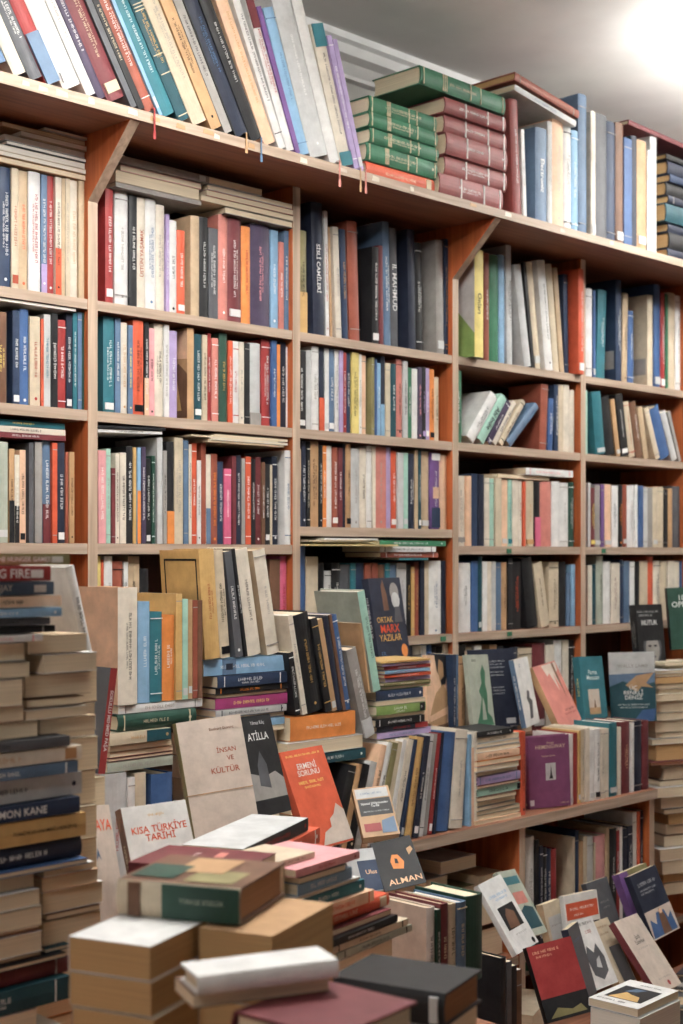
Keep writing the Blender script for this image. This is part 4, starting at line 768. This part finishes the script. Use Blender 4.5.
rec([(320, 440), (350, 425), (400, 640), (372, 690)], .2, .016, 'DG', 'slate blue book directly behind the red cover', [('g', .5, .8, .5, .03, 'SB')], spine='N', ratio=.6)
rec([(178, 514), (326, 466), (400, 700), (242, 752)], .2, .028, 'R', 'bright red cover over a dark photograph strip at the bench end', [('p', rect(0, 0, 1, .3), 'K', 'cover_picture'), ('p', [(.1, .04), (.9, .04), (.8, .14), (.6, .1), (.3, .16)], 'OL', 'picture_shape'), ('g', .4, .9, .6, .035, 'PE'), ('g', .35, .84, .4, .03, 'PE')], spine='K', tilt=22, pages='d')
# ---------------------------------------------------------------- low piles in the middle of the front
cS = (260, 840, 2.627); cU = (60, 830, 2.627)
YC = -1.13
zc0 = atY(320, 968, YC).z
fill('base of the bright middle pile', 312, 392, YC, ZTA, zc0, yaw=10, W=.13, group='books of the bright middle pile')
z = lay('bright middle pile', cS, """205:400 26 GG/K s; 190:390 26 C/K s; 170:362 28 K/W s; 150:345 24 DR; 95:340 48 RO/C s h; 115:300 44 PE/RO s; 85:275 42 TE/W s; 75:262 12 W; 100:242 44 LB/W s; 105:225 26 DT; 95:262 30 P/R s""", Y=YC, z0=zc0, z1=atY(300, 868, YC).z, yaw=10, W=.12, group='books of the bright middle pile')
lay('bright middle pile, white cover', cV, """525:640 18 C/K s""", Y=YC + .02, z0=z, yaw=10, W=.08, group='books of the bright middle pile', pile=False)
# standing paperbacks seen from above
zs = ZTA
row('standing block before the bench', zs, cS, 380, """440:462 178 W/DG D110 SPG; 476 184 DGR/W; 497 168 DR/C; 517 168 C/K; 545 164 SB/C; 590 146 DGR h D110""", Y=-1.02, depth=.11, jit=.004, group='standing block before the bench')
# dark-spined book and orange book at an angle below the map cover
ya = -.965; zk = atY(243, 857, ya).z
fill('base of the angled pair', 215, 268, ya, ZTA, zk - .034, yaw=25, W=.085, group='books under the angled pair')
lay('angled pair', cV, """455:655 44 RO/W s; 437:622 38 K/R s S""".replace(' s S', ' s SLG'), Y=ya, z0=zk - .034, z1=zk + .012, yaw=25, W=.088, jit=0, group='angled pair')
# ---------------------------------------------------------------- blurred books nearest the viewer
NV = dict(group='blurred books nearest the viewer')
def near(px, py, Zc, ang, L, W, T, show, col, label, z=None, **kw):
    """px, py: where the front-left TOP corner shows, Zc its distance along the view axis; ang = degrees its front edge turns towards the viewer"""
    a = math.radians(ang); u = RGT * math.cos(a) - FWD * math.sin(a); P = atD(px, py, Zc); P.z -= T
    if z is not None: P.z = z
    lie(P, u, UP, T, L, W, show, col, label=label, **NV, **kw); return P, u
def base(P, u, L, W, z1, n, show, cols, what, d=.004, pages='p'):
    h = (z1 - ZTA - .001) / n
    for i in range(n):
        nm = ['lowest', 'second lowest', 'third lowest', 'fourth lowest', 'fifth lowest'][i]
        lie(Vector((P.x, P.y, ZTA + .001 + h * i)) + u * d * (i % 2), u, UP, h - .0012, L, W, show, cols[i % len(cols)], label=f'{nm} book in the stack under the {what}', pages=pages, filler=True, **NV)
AN = 20
P0, u0 = near(68, 936, 1.42, AN + 4, .112, .096, .034, 'tail', 'W', 'white-covered thick pocket dictionary with tan pages, upper of the blurred pair', pages='y')
w0 = UP.cross(u0); zd = P0.z + .034
lie(P0 - UP * .0345 + u0 * .001, u0, UP, .0335, .112, .096, 'tail', 'C', label='thick tan-paged pocket dictionary, lower of the white-topped pair', pages='y', **NV)
base(P0, u0, .112, .096, P0.z - .035, 4, 'tail', 'CTBC', 'white-topped pocket dictionaries', pages='y')
def spine_art(root, T, D, H):
    mb = MB(); mb.box((T * .02, -.0014, 0.0), (T * .98, .001, H * .62)); mb.build('spine_panel', cover_mat('DGR'), root)
    vs, fs, w, hh = text_mesh('TÜRKÇE SÖZLÜK', 1, .012); s = H * .36 / w
    M = Matrix(((0, 1, 0, T * .55), (0, 0, -1, -.0018), (-1, 0, 0, H * .3), (0, 0, 0, 1))); link_mesh('title', [v * s for v in vs], fs, ink_mat('GG'), root, M=M)
    mb = MB(); mb.box((T * .02, -.0014, H * .8), (T * .98, .001, H * .9)); mb.build('spine_band', cover_mat('BR'), root)
    x = T + .001
    for k, (y0, z0, y1, z1) in enumerate(((.1, .1, .5, .5), (.4, .3, .9, .7), (.15, .6, .6, .95))):
        mb = MB(); mb.quad([(x, D * y0, H * z0), (x, D * y1, H * z0), (x, D * y1, H * z1), (x, D * y0, H * z1)]); x += .0002; mb.build('cover_picture', cover_mat(('OL', 'T', 'DGR')[k]), root)
Pa, ua = near(116, 886, 1.5, AN - 2, .14, .135, .037, 'spine', 'BR', 'fat dictionary with a dark green spine panel, lying across the white-topped pair', z=zd + .001, spine='C', pages='d', face=spine_art, hard=True)
Pc = P0 + u0 * .1 + w0 * .085; Pc.z = ZTA
hb = (zd - ZTA - .001) / 4
for i, nm in enumerate(('lowest', 'second lowest', 'second topmost', 'topmost')):
    lie(Vector((Pc.x, Pc.y, ZTA + .001 + hb * i)), u0, UP, hb - .0012, .15, .085, 'tail', 'TBCT'[i], label=f'brown-paged thick book, {nm} of the column beneath the green-spined dictionary', pages='y', filler=i < 2, **NV)
Ph, uh = near(128, 862, 1.74, AN, .15, .11, .014, 'spine', 'DR', 'maroon cover with pale streaks lying behind the green-spined dictionary', txt='W', face=lambda r, T, D, H: draw_art(r, T, D, H, [('p', [(.2, .3), (.8, .36), (.8, .44), (.2, .4)], 'SA', 'cover_picture'), ('g', .5, .6, .5, .04, 'W')]))
base(Ph, uh, .15, .13, Ph.z, 4, 'spine', 'BTBC', 'maroon cover with pale streaks')
Pm, um = near(231, 1010, 1.30, 38, .125, .12, .028, 'tail', 'DR', 'maroon hardcover at the lower frame edge, under the white pamphlet', hard=True, spine='DR')
zm_ = Pm.z + .028
base(Pm, um, .12, .115, Pm.z, 4, 'tail', 'BTCR', 'maroon hardcover at the lower frame edge')
near(193, 995, 1.30, -23, .135, .06, .013, 'fore', 'BR', 'thin brown book sandwiched between the maroon hardcover and the white pamphlet', z=zm_ + .001)
near(198, 972, 1.29, -24, .14, .052, .017, 'spine', 'W', 'white rounded pamphlet, topmost beside the maroon hardcover', z=zm_ + .0155, hard=True)
Pg, ug = near(329, 977, 1.56, 28, .137, .105, .036, 'spine', 'K', 'big dark grey hardcover with brown page edges, lying in the bottom middle', hard=True, pages='d')
base(Pg, ug, .13, .1, Pg.z, 4, 'spine', 'TKBG', 'big dark grey hardcover')
# flat book and its pile at the bench front, loose magazines at the corner
pf = atD(588.5, 997, 2.66); af = math.radians(42)
uf = RGT * math.cos(af) - FWD * math.sin(af)
def flat(z, T, col, label, art=None, L=.15, W=.105, d=0, **kw):
    fc = (lambda r, T_, D_, H_: draw_art(r, T_, D_, H_, art)) if art else None
    return lie(Vector((pf.x, pf.y, z)) + uf * d, uf, UP, T, L, W, 'tail', col, group='books lying at the bench front', label=label, face=fc, **kw)
hz = (pf.z - .017 - ZTB) / 3
for i, nm in enumerate(('lowest', 'middle', 'upper')):
    flat(ZTB + .001 + hz * i, hz - .0015, 'KGW'[i], f'{nm} of three books under the flat white cover at the bench front', d=.002 * i, pages='w')
flat(pf.z - .0155, .015, 'W', 'white cover lying flat with a golden landscape picture', [('p', rect(.14, .2, .88, .74), 'K', 'cover_picture'), ('p', [(.2, .22), (.8, .22), (.7, .4), (.5, .44), (.36, .5), (.3, .38)], 'MU', 'picture_shape'), ('p', [(.3, .5), (.5, .56), (.62, .7), (.4, .68)], 'SB', 'picture_sky'), ('g', .4, .1, .6, .05, 'K'), ('g', .6, .85, .5, .04, 'K')])
# loose dark magazines and books covering the bench
def on_bench(px, py, ang, L, W, T, col, label, art=None, z=None, Zc=None, show='tail', **kw):
    a_ = math.radians(ang); u = RGT * math.cos(a_) - FWD * math.sin(a_); zz = z if z is not None else ZTB + .001
    P = atZ(px, py, zz); fc = (lambda r, T_, D_, H_: draw_art(r, T_, D_, H_, art)) if art else None
    lie(Vector((P.x, P.y, zz)), u, UP, T, L, W, show, col, group='books lying at the bench front', label=label, face=fc, **kw); return zz + T + .001
BLOB = lambda c: [('p', [(.1, .1), (.5, .2), (.4, .5), (.15, .45)], c, 'cover_picture'), ('p', [(.55, .5), (.9, .45), (.8, .8), (.6, .75)], c, 'picture_shape')]
zz = ZTB
for i, (px, py, an, c, bc) in enumerate(((640, 1022, 30, 'K', 'LG'), (662, 1008, 26, 'DG', 'B'), (668, 990, 30, 'K', 'G'), (676, 976, 28, 'N', 'LG'), (684, 962, 30, 'K', 'W'))):
    on_bench(px, py, an, .2, .15, .006, c, ('first', 'second', 'third', 'fourth', 'fifth')[i] + ' dark magazine on the bench, counted from the front edge', BLOB(bc), z=ZTB + .001 + .0075 * i, kind='magazine')
zz = on_bench(470, 1040, 20, .2, .15, .05, 'DG', 'slate book, lower of two below the green volume on the bench')
zz = on_bench(474, 1030, 22, .19, .14, .05, 'C', 'cream book, upper of two below the green volume on the bench', z=zz)
on_bench(486, 966, 24, .16, .12, .03, 'GR', 'bright green volume lying by the white paperback with dark photograph', z=zz, show='spine')
# dark books standing behind the red cover
row('dark books beside the red cover', ZTB, (0, 0, 1), 500, """501:507 958 K; 512 962 DG; 517 966 K; 522 970 BR""", Y=-.74, depth=.14, jit=.003, group='dark books beside the red cover')
# ---------------------------------------------------------------- which books show, and how much
bpy.context.view_layer.update()
from mathutils.bvhtree import BVHTree
V_ = []; F_ = []; OW = []
for ob in list(SC.objects):
    if ob.type != 'MESH' or ob.name.split('.')[0] in ('lettering', 'emblem', 'small_print', 'title'): continue
    t = ob
    while t.parent: t = t.parent
    n = len(V_); M = ob.matrix_world; V_ += [M @ v.co for v in ob.data.vertices]
    for p in ob.data.polygons: F_.append([n + i for i in p.vertices]); OW.append(t.name)
tree = BVHTree.FromPolygons(V_, F_); SEEN = {}
for py in range(1, 1024, 3):
    for px in range(1, 683, 3):
        h = tree.ray_cast(CAM, ray(px + .5, py + .5).normalized())
        if h[0] is not None: SEEN[OW[h[2]]] = SEEN.get(OW[h[2]], 0) + 1
def drop(o):
    for c in list(o.children): drop(c)
    bpy.data.objects.remove(o)
def gather(objs):
    V = []; Fc = []; MI = []; ms = []
    for o in objs:
        for c in o.children_recursive:
            if c.type != 'MESH' or c.name.split('.')[0] in ('lettering', 'emblem'): continue
            M = c.matrix_world; n = len(V); V += [M @ v.co for v in c.data.vertices]
            for p in c.data.polygons:
                m = c.data.materials[p.material_index]
                if m not in ms: ms.append(m)
                Fc.append(tuple(n + i for i in p.vertices)); MI.append(ms.index(m))
    return V, Fc, ms, MI
KEEP = {'paperback': 322, 'hardcover': 322, 'magazine': 99, 'booklet': 200}
rest = []; keepers = []
for kind in KEEP:
    L = sorted((b for b in BOOKS if b['kind'] == kind), key=lambda b: -SEEN.get(b['o'].name, 0))
    n = 0
    for b in L:
        s = SEEN.get(b['o'].name, 0)
        if s == 0 and not b['fill']: drop(b['o'])
        elif s == 0 or n >= KEEP[kind]: rest.append(b)
        else: keepers.append(b); n += 1
print('KEPT', {k: sum(1 for b in keepers if b['kind'] == k) for k in KEEP}, 'REST', len(rest), 'rest seen', sum(1 for b in rest if SEEN.get(b['o'].name, 0)), 'max', max([SEEN.get(b['o'].name, 0) for b in rest if not b['fill']] or [0]))
def bvh_of(o):
    V, Fc, ms, MI = gather([o]); return BVHTree.FromPolygons(V, Fc)
def bounds(o):
    P = [c.matrix_world @ Vector(q) for c in o.children_recursive if c.type == 'MESH' for q in c.bound_box]
    return [min(p[i] for p in P) for i in range(3)], [max(p[i] for p in P) for i in range(3)]
KB = [(bounds(b['o']), b) for b in keepers]; good = []
for b in rest:                                    # what nobody sees stays only where it clashes with nothing
    if SEEN.get(b['o'].name, 0): good.append(b); continue
    lo, hi = bounds(b['o']); t = bvh_of(b['o'])
    if not any(all(lo[i] < h2[i] and l2[i] < hi[i] for i in range(3)) and bvh_of(c['o']).overlap(t) for (l2, h2), c in KB): good.append(b)
    else: drop(b['o'])
rest = good
PL = {}
for b in keepers + rest:                          # rank among the books one can see, left to right or top to bottom
    if b['order'] and SEEN.get(b['o'].name, 0): PL.setdefault(b['order'][0], []).append(b)
for v in PL.values():
    for i, b in enumerate(sorted(v, key=lambda b: b['order'][1])): b['rank'] = i
V, Fc, ms, MI = gather([b['o'] for b in rest])
for b in rest: drop(b['o'])
BOOKS = keepers
o = link_mesh('leftover_paperback', V, Fc, ms, None, MI); o['kind'] = 'stuff'; o['label'] = 'the many smallest paperbacks peeking from far shelves and gaps between bigger books'; o['category'] = 'books'
# ---------------------------------------------------------------- labels
CNT = {}
for r in BOOKS:
    o = r['o']
    if r['label']: continue
    pl, i = r['order'][0], r['rank']; pl = pl.replace(' lying pile', '') if 'pile' in pl.replace(' lying pile', '') or 'pair' in pl else pl.replace(' lying pile', ', lying heap').replace('bay beside it', 'bay, other'); way = r['order'][2] if len(r['order']) > 2 else 'left'
    t = f" with {r['txt']} lettering" if r['txt'] and len(pl.split()) < 6 else ''
    if len(f"{r['d']} {r['kind']}{t}, a from the {way}, {pl}".split()) > 16: t = ''
    o['label'] = f"{r['d']} {r['kind']}{t}, {ordinal(i)} from the {way}, {pl}"
# ---------------------------------------------------------------- light
def area(name, loc, rot, sx, sy, power, col):
    l = bpy.data.lights.new(name, 'AREA'); l.shape = 'RECTANGLE'; l.size = sx; l.size_y = sy; l.energy = power; l.color = col
    o = bpy.data.objects.new(name, l); COL.objects.link(o); o.location = loc; o.rotation_euler = rot; return o
def tube_fixture(x, y, ry, label, up=30):
    M = Matrix.Translation((x, y, CEIL - .16)) @ Matrix.Rotation(ry, 4, 'Z')
    r = empty('ceiling_light', M); r['label'] = label; r['category'] = 'light'; r['group'] = 'ceiling tube lights'
    h = MB(); h.box((-.62, -.045, -.05), (.62, .045, -.0005)); h.build('housing', ink_mat('W'), r)
    for xx in (-.45, .45):
        g_ = MB(); g_.box((xx - .005, -.005, 0), (xx + .005, .005, .1595)); g_.build('hanger_rod', ink_mat('LG'), r)
    for s in (-.022, .022):
        v = []; f = []
        for i, xx in enumerate((-.6, .6)):
            for k in range(10): v.append((xx, s + .013 * math.cos(k * .6283), -.068 + .013 * math.sin(k * .6283)))
        f = [(k, (k + 1) % 10, 10 + (k + 1) % 10, 10 + k) for k in range(10)] + [tuple(range(9, -1, -1)), tuple(range(10, 20))]
        m = MATS.get('tube')
        if not m:
            m, nt, b = new_mat('tube'); MATS['tube'] = m
            b.inputs['Emission Color'].default_value = (1, .985, .96, 1); b.inputs['Emission Strength'].default_value = 14
        link_mesh('tube', v, f, m, r)
    e_ = MB()
    for xx in (-.62, .6): e_.box((xx, -.04, -.085), (xx + .02, .04, -.05))
    e_.build('end_cap', ink_mat('LG'), r)
    area('ceiling_fill', (x, y, CEIL - .15), (math.pi, 0, ry), 1.2, .2, up, (1, .985, .96))  # added unseen emitter above the housing, brightens the ceiling
    a = area('tube_light', (x, y, CEIL - .26), (0, 0, ry), 1.2, .12, 1, (1, .985, .96)); return a
L1 = tube_fixture(3.82, -.66, 0.0, 'fluorescent ceiling light glowing above the far end of the bookcase', 45); L1.data.energy = 10
L2 = tube_fixture(1.5, -.9, 0.0, 'fluorescent ceiling light above the space before the bookcase', 75); L2.data.energy = 17
L3 = tube_fixture(-.7, -1.8, 0.0, 'unseen ceiling light added behind the viewer to fill the near piles', 10); L3.data.energy = 10  # unseen fixture, added as fill for faces turned to the viewer
w = bpy.data.worlds.new('world'); SC.world = w; w.use_nodes = True
w.node_tree.nodes['Background'].inputs[0].default_value = (.5, .5, .52, 1); w.node_tree.nodes['Background'].inputs[1].default_value = .06
vs = SC.view_settings; vs.view_transform = 'Standard'; vs.look = 'None'; vs.gamma = 1; vs.exposure = -.1; vs.use_curve_mapping = False
for b in BOOKS:
    if len(b['o']['label'].split()) > 16: print('LONG', b['o']['label'])
print('BOOKS', len(BOOKS), {k: sum(1 for b in BOOKS if b['kind'] == k) for k in ('paperback', 'hardcover', 'magazine')})
for f in FIT: print('FIT', f)
